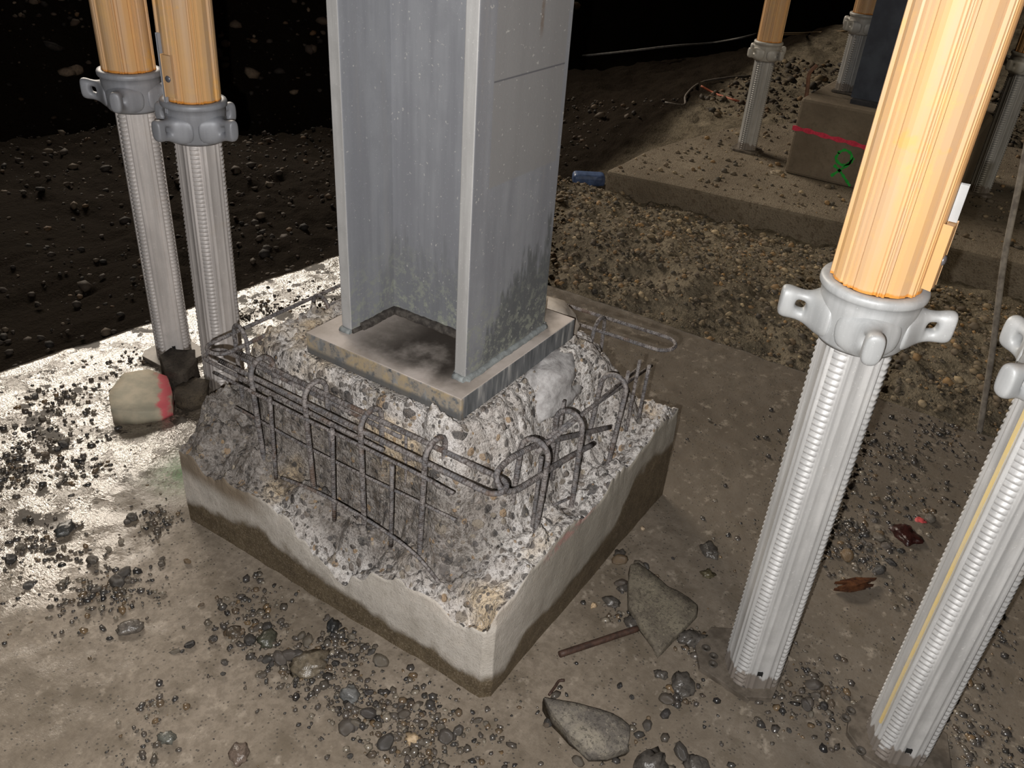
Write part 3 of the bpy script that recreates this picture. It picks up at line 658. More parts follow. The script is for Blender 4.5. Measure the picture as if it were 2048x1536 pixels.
bar('rebar_rod', [(.88, .47, .20), (.97, .452, .185)], 'thin rebar half sunk in the concrete of the right shelf', .003)

# ------------------------------------------------------------------ props
QI = [(0, 1), (10, 1), (12.5, .90), (15, .90), (17, .955), (20, .955), (22, .905), (27, .885), (30, .905), (32, .905), (34, .872), (45, .868)]
QO = [(0, .985), (6, .98), (12, .965), (14, .94), (16.5, .94), (18, .99), (20, .99), (21, .96), (22.5, .96), (24, 1), (26.5, 1), (28.5, .93), (33, .93), (35, .965), (45, .985)]
def full_profile(Q):
    prof = []
    for q in range(4):
        seq = [(a, r) for a, r in Q]+[(90-a, r) for a, r in Q[::-1] if a not in (0, 45)]
        prof += [(q*90+a, r) for a, r in seq]
    return prof
def inner_tube(R0, zb, zt, pitch, rot, mat, parent):
    prof = full_profile(QI); n = len(prof)
    th = np.radians([a for a, _ in prof])+rot; rr = np.array([r for _, r in prof])
    m = int((zt-zb)/pitch); L = [(zb, 0)]
    for k in range(m):
        z = zb+k*pitch; L += [(z+pitch*.10, 0), (z+pitch*.32, 1), (z+pitch*.72, 1), (z+pitch*.94, 0)]
    L.append((zt, 0)); V = []
    for z, t in L:
        r = np.where(rr > .99, 1.0 if t else .915, rr)*R0; V.append(np.stack([r*np.cos(th), r*np.sin(th), np.full(n, z)], 1))
    V = np.vstack(V); i = np.arange(len(L)-1)[:, None]; j = np.arange(n)[None, :]
    F = np.stack([(i*n+j).ravel(), (i*n+(j+1) % n).ravel(), ((i+1)*n+(j+1) % n).ravel(), ((i+1)*n+j).ravel()], 1)
    return mesh_np('inner_tube', V, F, mat, parent)
def outer_tube(R0, zb, zt, rot, mat, parent):
    prof = full_profile(QO); n = len(prof); th = np.radians([a for a, _ in prof])+rot; rr = np.array([r for _, r in prof])
    V = []
    for z, k in ((zb, 1), (zb+.003, 1), (zb+.3, 1), (zt, 1)):
        jag = 0
        V.append(np.stack([k*rr*R0*np.cos(th), k*rr*R0*np.sin(th), np.full(n, z)], 1))
    V.append(np.stack([.86*R0*np.cos(th), .86*R0*np.sin(th), np.full(n, zb)], 1)); V = np.vstack(V); F = []
    for i in range(3):
        for j in range(n): F.append((i*n+j, i*n+(j+1) % n, (i+1)*n+(j+1) % n, (i+1)*n+j))
    for j in range(n): F.append((4*n+j, 4*n+(j+1) % n, (j+1) % n, j))
    F.append(tuple(3*n+j for j in range(n)))
    return mesh_np('outer_tube', V, F, mat, parent)
def lathe(name, prof, mat, parent, n=64, smooth=True):
    V = []; F = []
    for r, z in prof:
        for k in range(n): V.append((r*math.cos(2*PI*k/n), r*math.sin(2*PI*k/n), z))
    m = len(prof)
    for i in range(m):
        for k in range(n): F.append((i*n+k, i*n+(k+1) % n, ((i+1) % m)*n+(k+1) % n, ((i+1) % m)*n+k))
    o = mesh_np(name, V, F, mat, parent, smooth=smooth); fix_normals(o); return o
def arm_mesh(rot, zc, mat, parent):
    S = [.036, .045, .053, .060, .0665, .0725, .0785, .0855, .0925, .0970]
    HW = [.040, .034, .0235, .0145, .0108, .0100, .0100, .0108, .0110, .0095]       # half thickness sideways
    ZT_ = [.016, .017, .016, .0135, .0125, .0125, .0135, .0155, .016, .0130]
    ZB_ = [-.036, -.038, -.036, -.032, -.0285, -.0265, -.0255, -.0255, -.0245, -.020]
    T = [0, .42, .66, 1]; V = []; F = []; n = len(S)
    for sd in (1, -1):
        for i in range(n):
            for t in T:
                z = ZB_[i]+(ZT_[i]-ZB_[i])*t; V.append((S[i], sd*HW[i]*(1.0 if t in (0.42, .66) else .84), zc+z))
    hole = {(4, 1), (5, 1)}
    def vid(sd, i, j): return (0 if sd == 1 else n*4)+i*4+j
    for i in range(n-1):
        for j in range(3):
            if (i, j) in hole: continue
            F.append((vid(1, i, j), vid(1, i+1, j), vid(1, i+1, j+1), vid(1, i, j+1)))
            F.append((vid(-1, i, j), vid(-1, i, j+1), vid(-1, i+1, j+1), vid(-1, i+1, j)))
    for i in range(n-1):
        for j in (0, 3): F.append((vid(1, i, j), vid(-1, i, j), vid(-1, i+1, j), vid(1, i+1, j)))
    for j in range(3):
        F.append((vid(1, n-1, j), vid(-1, n-1, j), vid(-1, n-1, j+1), vid(1, n-1, j+1))); F.append((vid(1, 0, j), vid(1, 0, j+1), vid(-1, 0, j+1), vid(-1, 0, j)))
    for (a, b) in (((4, 1), (6, 1)), ((6, 1), (6, 2)), ((6, 2), (4, 2)), ((4, 2), (4, 1))):
        if a[0] != b[0]:
            st = 1 if b[0] > a[0] else -1
            for i in range(a[0], b[0], st): F.append((vid(1, i, a[1]), vid(1, i+st, a[1]), vid(-1, i+st, a[1]), vid(-1, i, a[1])))
        else: F.append((vid(1, *a), vid(1, *b), vid(-1, *b), vid(-1, *a)))
    V = np.array(V); c, s = math.cos(rot), math.sin(rot); V = np.stack([V[:, 0]*c-V[:, 1]*s, V[:, 0]*s+V[:, 1]*c, V[:, 2]], 1)
    o = mesh_np('handle', V, F, mat, parent, smooth=True); fix_normals(o)
    m = o.modifiers.new('sub', 'SUBSURF'); m.levels = 2; m.render_levels = 2
    return o
def arc_plate(r0, r1, a0, a1, z0, z1, n=8):
    V = []; F = []
    for k in range(n+1):
        a = a0+(a1-a0)*k/n
        for r, z in ((r0, z0), (r1, z0), (r1, z1), (r0, z1)): V.append((r*math.cos(a), r*math.sin(a), z))
    for k in range(n):
        for q in range(4): F.append((k*4+q, k*4+(q+1) % 4, (k+1)*4+(q+1) % 4, (k+1)*4+q))
    F += [(0, 1, 2, 3), tuple(n*4+q for q in (3, 2, 1, 0))]; return V, F
def make_prop(base, label, rot_thread, rot_nut, mats, group=None, nut_z=.628, latch=None, plate=None, stripe=None, pitch=.0085, top=2.35, lean=None, zfoot=0.0, hole=None, tabw=.35, R=.0435, RO=.0505):
    mi_, mn_, my_ = mats
    t = empty('steel_prop', (base[0], base[1], zfoot), label, 'prop', group)
    if plate is None: plate = [(-.058, -.04), (-.04, -.058), (.04, -.058), (.058, -.04), (.058, .04), (.04, .058), (-.04, .058), (-.058, .04)]
    bm = bmesh.new(); vs = [bm.verts.new((x, y, 0)) for x, y in plate]; f = bm.faces.new(vs); r = bmesh.ops.extrude_face_region(bm, geom=[f])
    for v in r['geom']:
        if isinstance(v, bmesh.types.BMVert): v.co.z = .010
    o = bm_obj('base_plate', bm, MBASE, t); bevel(o, .0015, 2)
    if hole is not None and R > .04 and base[0] < 1:
        for hx, hy in PH.get(round(base[1], 1), ()):
            lathe('bolt_hole', [(.0008, .0100), (.0046, .0102), (.0060, .0116), (.0072, .0108), (.0066, .0085), (.0008, .0085)], MHOLE2, o, 16).location = (hx, hy, 0)
    inner_tube(R, .007, nut_z-.02, pitch, rot_thread, mi_, t)
    nut = lathe('adjusting_nut', [(R+.0005, nut_z-.034), (R+.003, nut_z-.036), (R+.007, nut_z-.030), (R+.0085, nut_z-.008), (R+.0105, nut_z+.010), (R+.0115, nut_z+.020), (R+.0110, nut_z+.0275), (R+.0145, nut_z+.0290), (R+.0160, nut_z+.0320), (R+.0160, nut_z+.0365), (R+.0145, nut_z+.0395), (R+.0075, nut_z+.0405), (R+.0005, nut_z+.040)], mn_, t)
    for k in range(4): arm_mesh(rot_nut+k*PI/2, nut_z+.002, mn_, nut)
    zo = nut_z+.041; ot = outer_tube(RO, 0.0, top-zo, rot_thread+.1, my_, t); ot.location = (0, 0, zo)
    if latch is not None:
        la, off, b0, b1, th = latch
        V, F = arc_plate(RO+.0005, RO+th, la-.20, la+.20, zo+.010, zo+.082); o = mesh_np('latch_tab', V, F, my_, t); bevel(o, .001); o['label'] = 'yellow riveted tab'
        bm = bmesh.new(); bmesh.ops.create_uvsphere(bm, u_segments=16, v_segments=8, radius=.006)
        for v in bm.verts:
            px_, py_, pz_ = RO+th+v.co.z*.5, v.co.x, v.co.y+zo+.042
            v.co = (px_*math.cos(la)-py_*math.sin(la), px_*math.sin(la)+py_*math.cos(la), pz_)
        bm_obj('rivet', bm, MRIV, o, True)
        a = la+off
        V, F = arc_plate(RO+.0005, RO+th*.8, a-.05, a+.05, zo+b0, zo+b1, 3); o = mesh_np('locking_bracket', V, F, mn_, t); bevel(o, .001)
    if stripe is not None:
        V, F = arc_plate(R*.90, R*.957, stripe-.045, stripe+.045, .06, nut_z-.03, 3); o = mesh_np('paint_streak', V, F, simple('dried_yellow_paint', (.62,.47,.20), .7, 0, (.55,.46,.30), 18), t); o['label'] = 'streak of pale yellow paint'
    if hole is not None:
        V, F = arc_plate(R*.84, R*.915, hole-.09, hole+.09, .040, .0475, 6); o = mesh_np('drain_hole', V, F, MHOLE, t); bevel(o, .003, 3)  # thin dark plate, its colour stands for the shade inside the hole
    if lean: t.rotation_euler = lean
    return t
rad = math.radians
MHOLE2 = simple('muddy_bore', (.07,.06,.05), .5)
PH = {.1: [tuple((at(x, y, .006)-at(1500, 1345))[:2]) for x, y in ((1411, 1300), (1426, 1316), (1425, 1332), (1487, 1372), (1505, 1364), (1552, 1325))], -.1: [tuple((at(x, y, .006)-at(1787, 1492))[:2]) for x, y in ((1700, 1425), (1690, 1440), (1720, 1505))]}
A = at(1500, 1345); B = at(1787, 1492); L1 = at(350, 712); L2 = at(452, 772); C3 = at(1492, 300); D3 = at(1955, 385)
plA = [(p[0]-A[0], p[1]-A[1]) for p in (at(1386, 1309), at(1393, 1293), at(1424, 1262), (1.03, .19), at(1562, 1294), at(1576, 1325), at(1542, 1398), at(1482, 1394), at(1398, 1335))]
plA = [(-.058,-.018), (-.046,.066), (-.012,.088), (.040,.083), (.075,.025), (.073,-.022), (.048,-.043), (-.034,-.045), (-.056,-.012)]
make_prop(A, 'yellow and bare-metal prop nearest the pedestal on the right, whole adjusting nut in view', rad(170), rad(199), (MIN_N, MNUT, MY), latch=(rad(266), .10, .084, .122, .009), plate=plA, hole=rad(208))
make_prop(B, 'bare-metal prop at the lower right edge with a streak of yellow paint', rad(162), rad(140), (MIN_N, MNUT, MY), stripe=rad(133), hole=rad(203), nut_z=.632, plate=[(-.062,-.05),(-.03,-.085),(.06,-.06),(.075,-.01),(.06,.055),(.02,.07),(-.025,.062),(-.05,.03)])
make_prop(L1, 'leftmost yellow-topped prop, standing behind the pink-marked stone', rad(193), rad(126), (MIN_L, MNUT_L, MY), hole=rad(237), nut_z=.608, lean=(rad(.6), rad(.3), 0))
make_prop(L2, 'yellow-topped prop beside the left corner of the pedestal, with riveted tab', rad(220), rad(233-47), (MIN_L, MNUT_L, MY), latch=(rad(190), -.30, -.02, .115, .006), nut_z=.590, lean=(rad(1.0), rad(.7), 0))
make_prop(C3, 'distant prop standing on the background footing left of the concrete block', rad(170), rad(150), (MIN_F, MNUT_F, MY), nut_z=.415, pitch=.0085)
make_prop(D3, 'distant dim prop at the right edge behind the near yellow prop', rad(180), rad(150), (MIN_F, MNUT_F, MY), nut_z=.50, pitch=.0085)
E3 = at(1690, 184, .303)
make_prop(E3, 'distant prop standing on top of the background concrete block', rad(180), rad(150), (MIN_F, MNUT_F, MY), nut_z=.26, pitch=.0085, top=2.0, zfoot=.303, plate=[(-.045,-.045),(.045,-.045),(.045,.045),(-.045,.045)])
# distant H column on the block
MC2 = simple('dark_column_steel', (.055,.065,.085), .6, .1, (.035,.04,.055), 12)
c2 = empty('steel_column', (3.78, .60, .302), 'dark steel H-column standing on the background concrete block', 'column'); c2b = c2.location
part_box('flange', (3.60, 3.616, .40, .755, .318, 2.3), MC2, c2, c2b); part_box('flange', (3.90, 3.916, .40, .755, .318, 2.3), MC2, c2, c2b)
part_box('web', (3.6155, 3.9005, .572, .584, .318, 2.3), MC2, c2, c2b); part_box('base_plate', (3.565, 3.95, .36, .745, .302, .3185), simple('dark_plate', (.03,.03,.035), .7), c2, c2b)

# ------------------------------------------------------------------ stones, chips and debris
def ico(sub):
    bm = bmesh.new(); bmesh.ops.create_icosphere(bm, subdivisions=sub, radius=1.0); V = np.array([v.co[:] for v in bm.verts]); F = np.array([[v.index for v in f.verts] for f in bm.faces]); bm.free(); return V, F
IV, IF = ico(1); IV2, IF2 = ico(2); IV3, IF3 = ico(3)
def field(name, pts, sizes, mat, label, V0=IV, F0=IF, squash=(.45, .8), sink=.25):
    n = len(pts); k = len(V0); V = np.zeros((n*k, 3), np.float32); tone = np.zeros(n*k, np.float32)
    for i in range(n):
        s = sizes[i]; ax = rng.uniform(.65, 1.2, 3)*s; ax[2] = s*rng.uniform(*squash); q = V0*(1+rng.uniform(-.26, .24, (k, 1)))*ax
        a, b_ = rng.uniform(0, 2*PI), rng.normal(0, .35); cb, sb = math.cos(b_), math.sin(b_); q = np.stack([q[:, 0], q[:, 1]*cb-q[:, 2]*sb, q[:, 1]*sb+q[:, 2]*cb], 1)
        c, s2 = math.cos(a), math.sin(a); q = np.stack([q[:, 0]*c-q[:, 1]*s2, q[:, 0]*s2+q[:, 1]*c, q[:, 2]], 1)
        V[i*k:(i+1)*k] = q+pts[i]+[0, 0, ax[2]*(1-2*sink)]; tone[i*k:(i+1)*k] = rng.random()
    F = (F0[None]+(np.arange(n)*k)[:, None, None]).reshape(-1, 3)
    o = mesh_np(name, V, F, mat, smooth=True, attr={'tone': tone}); tag(o, label, 'gravel', kind='stuff'); return o
def samp(n, x0, x1, y0, y1, f=None):
    x = rng.uniform(x0, x1, n*3); y = rng.uniform(y0, y1, n*3)
    if f is not None: m = f(x, y); x, y = x[m], y[m]
    x, y = x[:n], y[:n]; return x, y
x, y = samp(15000, 1.93, 3.02, -.7, 1.75, lambda x, y: x > 1.955)
field('gravel', np.stack([x, y, ground_z(x, y)], 1), rng.gamma(1.6, .0024, len(x)).clip(.0015, .014), MGR, 'loose brown gravel on the earth strip between the two footings')
x, y = samp(4200, 3.9, 6.0, -1.2, 1.7, lambda x, y: ((x > 4.6) | (y > 1.15)) & (x > 4.3))
field('gravel', np.stack([x, y, ground_z(x, y)], 1), rng.gamma(1.5, .006, len(x)).clip(.003, .05), MCLD, 'coarse clods and stones behind the background footing', sink=.4)
x, y = samp(6000, .2, 4.4, 1.78, 4.3, lambda x, y: y > 1.80-.1*(x-.6))
field('gravel', np.stack([x, y, ground_z(x, y)], 1), rng.gamma(1.6, .0034, len(x)).clip(.002, .026), MGD, 'dark gravel beyond the slab edge on the left')
x, y = samp(3000, .5, 6.0, 3.2, 6.4, lambda x, y: (x-2)*.279+(y-4.1)*.96 > .02)
field('gravel', np.stack([x, y, ground_z(x, y)], 1), rng.gamma(2.0, .010, len(x)).clip(.008, .05), MGB, 'dark stones in the excavation bank at the upper left')
x, y = samp(1500, 2.95, 4.7, -1.2, 1.5, lambda x, y: (poly_sd(x, y, fp) < -.02) & ~((x > 3.48) & (x < 4.1) & (y > .24) & (y < .94)))
field('gravel', np.stack([x, y, 0*x], 1), rng.gamma(2, .0028, len(x)).clip(.003, .014), MGR, 'grit and small stones strewn over the background footing')
# grit on the wet slab: dense clusters as in the photo
CL = [(60, 880, 90, 260), (170, 930, 60, 130), (320, 1040, 45, 110), (60, 1090, 80, 150), (150, 1180, 100, 200), (240, 1190, 60, 160), (500, 1210, 60, 110), (520, 1270, 55, 130), (560, 1150, 60, 60), (620, 1330, 70, 300), (700, 1390, 60, 200), (690, 1300, 60, 120), (780, 1440, 60, 150), (860, 1420, 60, 140), (900, 1330, 60, 60), (830, 1500, 80, 200), (930, 1500, 80, 110), (300, 1420, 30, 50), (290, 1500, 60, 40),
      (1230, 1230, 30, 30), (1380, 1290, 30, 60), (1370, 1390, 30, 60), (1580, 1410, 60, 60), (1620, 1360, 90, 130), (1640, 1440, 80, 90), (1700, 950, 70, 240), (1780, 900, 80, 260), (1700, 1060, 60, 220), (1820, 1010, 60, 160), (1740, 1120, 60, 160), (1900, 870, 60, 180), (1640, 1100, 60, 120), (1900, 1330, 80, 200), (1950, 1240, 60, 120), (1930, 1480, 80, 260), (1560, 880, 120, 60), (1480, 1050, 80, 40),
      (620, 600, 50, 160), (540, 620, 40, 110), (480, 640, 30, 60), (120, 800, 60, 140), (230, 730, 50, 90), (30, 950, 50, 120), (1150, 1500, 120, 60), (1300, 1500, 120, 60), (640, 590, 30, 60)]
gp = []; gs = []
for (cx_, cy_, r_, n_) in CL:
    c0 = at(cx_, cy_); c1 = at(cx_+r_, cy_); rr_ = np.linalg.norm(c1-c0)
    for _ in range(n_):
        q = c0[:2]+rng.normal(0, rr_*(.35+.6*rng.random()), 2)
        if q[0] > 1.93 or q[1] > edge_left(q[0])-.02 or (PX0-.006 < q[0] < PX1+.01 and PY0-.006 < q[1] < PY1+.01): continue
        gp.append((*q, 0)); gs.append(float(np.clip(rng.gamma(2.0, .0016), .0012, .008)))
for _ in range(1500):
    q = rng.uniform((.3, -.35), (1.9, 1.7))
    if (PX0-.006 < q[0] < PX1+.01 and PY0-.006 < q[1] < PY1+.01) or q[1] > edge_left(q[0])-.02: continue
    gp.append((*q, 0)); gs.append(float(rng.uniform(.0008, .0022)))
field('grit', np.array(gp), np.array(gs), MGRIT, 'fine wet grit scattered in the mud film on the slab', sink=.36, squash=(.3, .75))
# single pebbles
def stone_mesh(i):
    V = IV2*(1+.16*rng.normal(0, 1, (len(IV2), 1)).clip(-1.2, 1.2)*.6); V = V*np.array([1, rng.uniform(.65, .95), rng.uniform(.4, .65)])
    o = mesh_np('pebble', V, IF2, MPW, smooth=True); return o
protos = [stone_mesh(i) for i in range(8)]; used = [False]*8; cnt = 0
def put_pebble(x, y, s, label, group, z=0.0, mat=None):
    global cnt
    i = cnt % 8; cnt += 1
    if not used[i]: o = protos[i]; used[i] = True
    else: o = protos[i].copy(); COL.objects.link(o)
    o.location = (x, y, z+s*.25); o.scale = (s, s, s); o.rotation_euler = (rng.normal(0, .2), rng.normal(0, .2), rng.uniform(0, 6.3))
    tag(o, label, 'pebble', group)
    if mat is not None:
        o.data = o.data.copy(); o.data.materials[0] = mat
    return o
zones = [((560, 1290, 170, 70), 34, 'small wet dark pebble in the scatter along the near-left foot of the pedestal', 'pebbles along the near-left foot of the pedestal'),
         ((800, 1450, 170, 60), 30, 'small wet dark pebble in the scatter in front of the pedestal corner', 'pebbles in front of the pedestal corner'),
         ((200, 1130, 230, 90), 34, 'wet pebble glinting in the shallow muddy water at the left', 'pebbles in the muddy water at the left'),
         ((90, 900, 110, 80), 24, 'dark stone in the bright wet film at the left edge', 'stones in the bright wet film'),
         ((1200, 1180, 160, 160), 18, 'small pebble on the muddy slab between pedestal and right prop', 'pebbles between pedestal and right prop'),
         ((1720, 1030, 110, 110), 34, 'muddy pebble lying between the two right-hand props', 'pebbles between the right-hand props'),
         ((1600, 1400, 90, 50), 16, 'wet pebble beside the base plate of the right prop', 'pebbles beside the right base plate'),
         ((1250, 1450, 220, 70), 16, 'small wet pebble near the bottom edge of the slab', 'pebbles near the bottom edge')]
for (cx_, cy_, rx_, ry_), n_, lb, gr in zones:
    k = 0
    while k < n_:
        p = at(cx_+rng.normal(0, .5)*rx_, cy_+rng.normal(0, .5)*ry_)
        if (PX0-.02 < p[0] < PX1 and PY0-.02 < p[1] < PY1+.02) or p[1] > edge_left(p[0])-.03 or p[0] > 1.9: continue
        if min(np.hypot(p[0]-q[0], p[1]-q[1]) for q in (A, B, L1, L2)) < .085: continue
        put_pebble(p[0], p[1], float(np.clip(rng.gamma(3, .0022), .0035, .014)), lb, gr); k += 1
# named stones and fragments
def mrock(name, c, c2):
    s = NB(name, rough=.8, spec=.3); n = s.noise(26, 5, .65); n2 = s.noise(190, 4, .8); col = s.mix(s.mr(n, .36, .62), c, c2)
    col = s.mix(s.mr(n2, .50, .62, 0, .75), col, tuple(q*.45 for q in c2)); col = s.mix(s.mr(s.noise(120, 3, .7), .60, .68, 0, .5), col, tuple(min(1, q*1.5) for q in c))
    return s.out(col, normal=s.bump(s.math('ADD', n, n2), .7, .003))
def px_poly(pp, z=0): return [tuple(at(x, y, z)[:2]) for x, y in pp]
o = rock('concrete_fragment', px_poly([(1257, 1140), (1274, 1134), (1335, 1178), (1378, 1200), (1397, 1213), (1394, 1230), (1350, 1275), (1318, 1308), (1283, 1256), (1256, 1216)], .01), .016, mrock('fragment_concrete', (.20,.175,.13), (.13,.11,.085)), 0, .003, 2, (.02, .05)); tag(o, 'flat grey-green concrete fragment with a pointed corner lying left of the right prop', 'concrete fragment')
o = rock('concrete_fragment', px_poly([(1083, 1412), (1170, 1424), (1245, 1442), (1260, 1456), (1254, 1500), (1215, 1512), (1180, 1512), (1140, 1480), (1103, 1440)], .012), .022, mrock('fragment_concrete_pale', (.27,.24,.19), (.13,.115,.10)), 0, .005, 5, (.0, .10)); tag(o, 'wedge-shaped pale concrete fragment at the bottom, in front of the pedestal corner', 'concrete fragment')
def paint_stone():
    s = NB('pink_marked_stone', rough=.7, spec=.3); x, y, z = s.xyz(); n = s.noise(30, 4, .6); col = s.mix(s.mr(n, .35, .65), (.46,.40,.30), (.36,.33,.25))
    m = s.math('ADD', s.math('MULTIPLY', x, .79), s.math('MULTIPLY', y, -.61)); m = s.math('ADD', m, s.math('MULTIPLY', s.noise(28, 4, .7), .06))
    return s, col, m
stp = px_poly([(222, 800), (250, 765), (300, 752), (335, 762), (347, 790), (344, 815), (320, 826), (270, 833), (224, 832)], .02)
s, col, m = paint_stone(); cc = np.mean(stp, axis=0); mid = .79*at(322, 790, .02)[0]-.61*at(322, 790, .02)[1]
pk = s.math('MULTIPLY', s.mr(s.math('ABSOLUTE', s.math('SUBTRACT', m, mid+.040)), .006, .022, 1, 0), .9)
o = rock('marked_stone', stp, .035, s.out(s.mix(pk, col, (.66,.10,.13)), normal=s.bump(s.noise(60), .3, .002)), 0, .004, 8, (-.05, .12)); tag(o, 'pale flat stone with a pink spray mark in the left puddle', 'stone')
o = rock('dark_stone', px_poly([(322, 735), (345, 718), (392, 722), (398, 742), (372, 772), (335, 765)], .02), .05, mrock('dark_wet_stone', (.085,.07,.055), (.05,.04,.032)), 0, .005, 12, (0, 0)); tag(o, 'dark angular stone lying against the foot of the leftmost prop', 'stone')
o = rock('dark_stone', px_poly([(352, 780), (385, 762), (418, 768), (415, 795), (380, 808), (352, 800)], .02), .03, mrock('brown_wet_stone', (.12,.095,.065), (.07,.055,.04)), 0, .005, 15, (0, 0)); tag(o, 'brown stone between the pink-marked stone and the pedestal corner', 'stone')
def clod(px, py, s, label, col=(.09,.08,.07), seed=1, sq=.5, cat='clod', nm='mud_clod', gloss=.3):
    p = at(px, py); mt = simple(nm+'_skin', col, gloss, 0, tuple(q*.5 for q in col), 120, spec=.6, bs=.9)
    o = lump(nm, (0, 0, 0), (s, s*.75, s*sq), mt, None, seed, 3, .45, seed*1.3); o.location = (p[0], p[1], s*sq*.35); tag(o, label, cat); return o
clod(1418, 1104, .020, 'dark lumpy mud clod left of the right prop, halfway up', seed=3)
clod(1415, 1150, .012, 'small round dark clod just below the lumpy one left of the right prop', (.10,.085,.05), 4)
clod(1240, 1112, .013, 'wet dark clod at the right foot of the pedestal', seed=5)
clod(1222, 1205, .014, 'wet dark clod above the cut bar, near the concrete fragment', seed=6)
clod(1246, 1178, .010, 'glossy clod touching the left edge of the flat concrete fragment', seed=7)
clod(1262, 1248, .013, 'dark clod at the end of the cut bar', seed=8)
clod(1382, 1280, .020, 'shiny clod between the flat fragment and the right base plate', seed=9)
clod(1365, 1372, .022, 'wet gravelly clod below the flat fragment', seed=10)
clod(1322, 1352, .011, 'small clod left of the wet gravelly clod', seed=11)
clod(1300, 1534, .026, 'large dark clod cut by the bottom edge of the picture', seed=12)
clod(1395, 1535, .018, 'dark clod at the bottom edge right of the largest one', seed=13)
clod(258, 1258, .018, 'grey stone with pale top in the left puddle', (.16,.14,.12), 14, cat='stone', nm='puddle_stone')
clod(665, 1255, .012, 'round black stone at the near-left foot of the pedestal', (.03,.03,.03), 15, .8, 'stone', 'black_stone')
clod(470, 1268, .014, 'brown clod left of the black round stone', (.09,.07,.05), 16)
clod(535, 1280, .017, 'dark olive clod in the left scatter', (.07,.07,.05), 17)
clod(700, 1392, .016, 'rounded grey stone at the near-left scatter', (.16,.16,.155), 18, .6, 'stone', 'grey_stone')
clod(620, 1330, .030, 'crusty clump of mud and grit left of the pedestal corner', (.17,.14,.10), 19, .35)
clod(480, 1510, .016, 'brown flat stone at the bottom left', (.16,.12,.095), 20, .4, 'stone', 'brown_stone')
clod(335, 1478, .012, 'small grey-green stone at the bottom left', (.14,.14,.12), 21, .6, 'stone', 'small_grey_stone')
clod(130, 1062, .018, 'round dark stone in the shallow water at the left', (.08,.08,.075), 22, .6, 'stone', 'round_stone')
clod(825, 1480, .011, 'tan pebble standing out at the bottom centre', (.45,.33,.20), 23, .6, 'pebble', 'tan_pebble', .6)
clod(1187, 1212, .006, 'tiny cream pebble left of the wet clod', (.5,.36,.22), 24, .7, 'pebble', 'cream_pebble', .6)
clod(1285, 1058, .005, 'tiny cream pebble beside the right foot of the pedestal', (.42,.32,.22), 25, .7, 'pebble', 'cream_pebble', .6)
clod(1840, 1042, .012, 'small bright pink-red chip between the right-hand props', (.65,.09,.09), 26, .25, 'chip', 'painted_chip', .6)
clod(1812, 1072, .030, 'dark red-brown soaked lump between the right-hand props', (.04,.012,.01), 27, .3, 'lump', 'soaked_lump')
# rusty splintered piece
p = at(1715, 1178); bm = bmesh.new()
for k in range(7):
    a = rng.normal(.15, .12); c0 = np.array([rng.normal(0, .010), rng.normal(0, .006)]); Ls = rng.uniform(.02, .038); d = ROT.T
    dx, dy = math.cos(-1.0+a), math.sin(-1.0+a); nx_, ny_ = -dy, dx; w_ = rng.uniform(.003, .006)
    z0 = .002+.002*k*.5; P4 = [(c0[0]-dx*Ls, c0[1]-dy*Ls), (c0[0]+nx_*w_, c0[1]+ny_*w_), (c0[0]+dx*Ls, c0[1]+dy*Ls), (c0[0]-nx_*w_, c0[1]-ny_*w_)]
    lo = [bm.verts.new((q[0], q[1], z0)) for q in P4]; hi = [bm.verts.new((q[0], q[1], z0+.006)) for q in P4]
    bm.faces.new(hi); bm.faces.new(lo[::-1])
    for i in range(4): bm.faces.new((lo[i], lo[(i+1) % 4], hi[(i+1) % 4], hi[i]))
o = bm_obj('wood_splinter', bm, simple('soaked_brown_wood', (.11,.045,.02), .4, 0, (.035,.015,.01), 60, bs=.9)); o.location = (p[0], p[1], .001); tag(o, 'splintered red-brown wood scrap between the right-hand props', 'wood scrap')
# cut bar, nail, rod, cables, scrap
a, b_ = at(1119, 1309, .006), at(1275, 1257, .006); o = tube('rebar_offcut', pathlen([a, b_], .01), .0052, MRUST, None, 10); tag(o, 'short rusty cut-off bar lying on the mud in front of the pedestal', 'rebar offcut')
a, b_ = at(1098, 1390, .004), at(1118, 1362, .004); o = tube('bent_nail', smooth_path([a, (a+b_)/2+[.004, 0, 0], b_, b_+[.006, -.006, 0]], 4), .0022, MRUST, None, 8); tag(o, 'small bent rusty nail below the cut-off bar', 'nail')
foot_ = at(1963, 862, 0.0)
def up_at(x, y, base, s): # a point at the pixel, s metres further along than the base horizontally
    r = ROT @ _ray((x, y)); t = (np.linalg.norm(base[:2])+s)/np.linalg.norm(r[:2]); return CAM+t*r
o = tube('thin_pole', smooth_path([foot_+[0, 0, -.02], up_at(1985, 700, foot_, .03), up_at(2008, 520, foot_, .06), up_at(2036, 380, foot_, .09), up_at(2062, 250, foot_, .12)], 6), .0068, simple('weathered_stick', (.25,.22,.18), .8, 0, (.13,.11,.09), 40), None, 10)
tag(o, 'thin weathered rod leaning up at the right edge from the slab rim', 'rod')
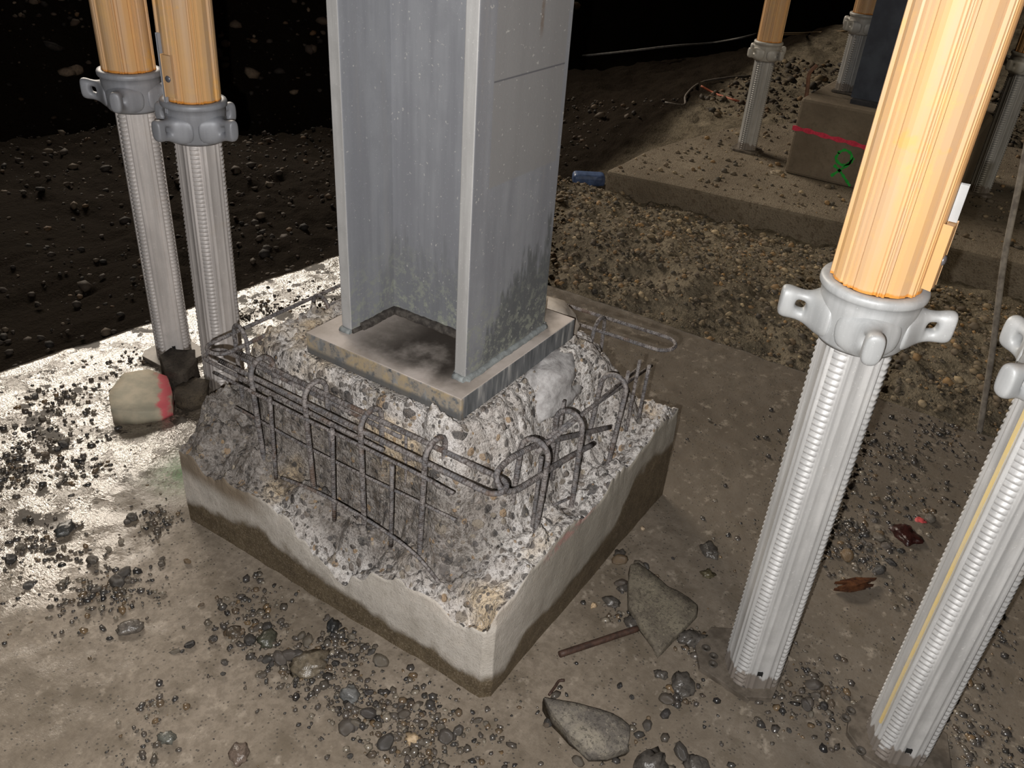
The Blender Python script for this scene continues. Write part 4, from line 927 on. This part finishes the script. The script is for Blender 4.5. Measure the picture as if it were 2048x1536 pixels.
def gcable(pxs, r, c, label, nm='cable'):
    P = []
    for x, y in pxs:
        q = at(x, y, .0)
        for _ in range(4):
            zz_ = float(ground_z(np.array([q[0]]), np.array([q[1]]))[0]); q = at(x, y, zz_+r*1.2)
        P.append(q)
    o = tube(nm, smooth_path(P, 5), r, simple(nm+'_sheath', c, .6), None, 8); tag(o, label, 'cable'); return o
gcable([(1165, 112), (1250, 103), (1345, 92), (1420, 86), (1480, 76), (1512, 68)], .007, (.35,.33,.30), 'pale hose along the foot of the dark bank')
gcable([(1402, 172), (1430, 187), (1462, 198), (1490, 207)], .006, (.35,.09,.04), 'reddish cable left of the distant prop')
gcable([(1330, 205), (1368, 210), (1372, 190), (1400, 166), (1450, 156), (1500, 152)], .006, (.13,.11,.09), 'thin looping dark cable on the dark ground')
gcable([(1560, 68), (1620, 66), (1690, 62), (1740, 58)], .008, (.22,.15,.08), 'thin hose lying before the far earth bank')
p = at(1200, 342, -.03); bm = bmesh.new(); box_bm(bm, -.075, .06, -.035, .035, 0, .05); o = bm_obj('plastic_bottle', bm, simple('blue_plastic', (.07,.11,.22), .4)); bevel(o, .016, 4); o.location = (p[0]+.02, p[1]+.05, -.125+.02); o.rotation_euler = (0, 0, rad(-55)); tag(o, 'small blue plastic container at the left corner of the background footing', 'plastic container')
q = at(1618, 185, .303); o = tube('bent_rod', smooth_path([at(1612, 196, .302)+[.05, 0, -.3], up_at(1612, 196, q, .02), up_at(1617, 155, q, .02), up_at(1622, 142, q, .02), up_at(1634, 130, q, .02)], 6), .008, simple('rusty_rod', (.20,.10,.06), .7), None, 8); tag(o, 'rusty bent rod sticking up behind the background concrete block', 'rod')
o = clod(1555, 347, .03, 'flat pale stone at the foot of the background block', (.33,.26,.17), 31, .3, 'stone', 'flat_stone', .7)
# fallen chip lying against the pedestal top, by the right rim of the plate
o = lump('stone_chip', (1.075, .560, .352), (.012, .010, .008), simple('tan_chip', (.40,.28,.17), .8), None, 33, 2, .2); tag(o, 'small tan stone chip beside the right rim of the base plate', 'stone')
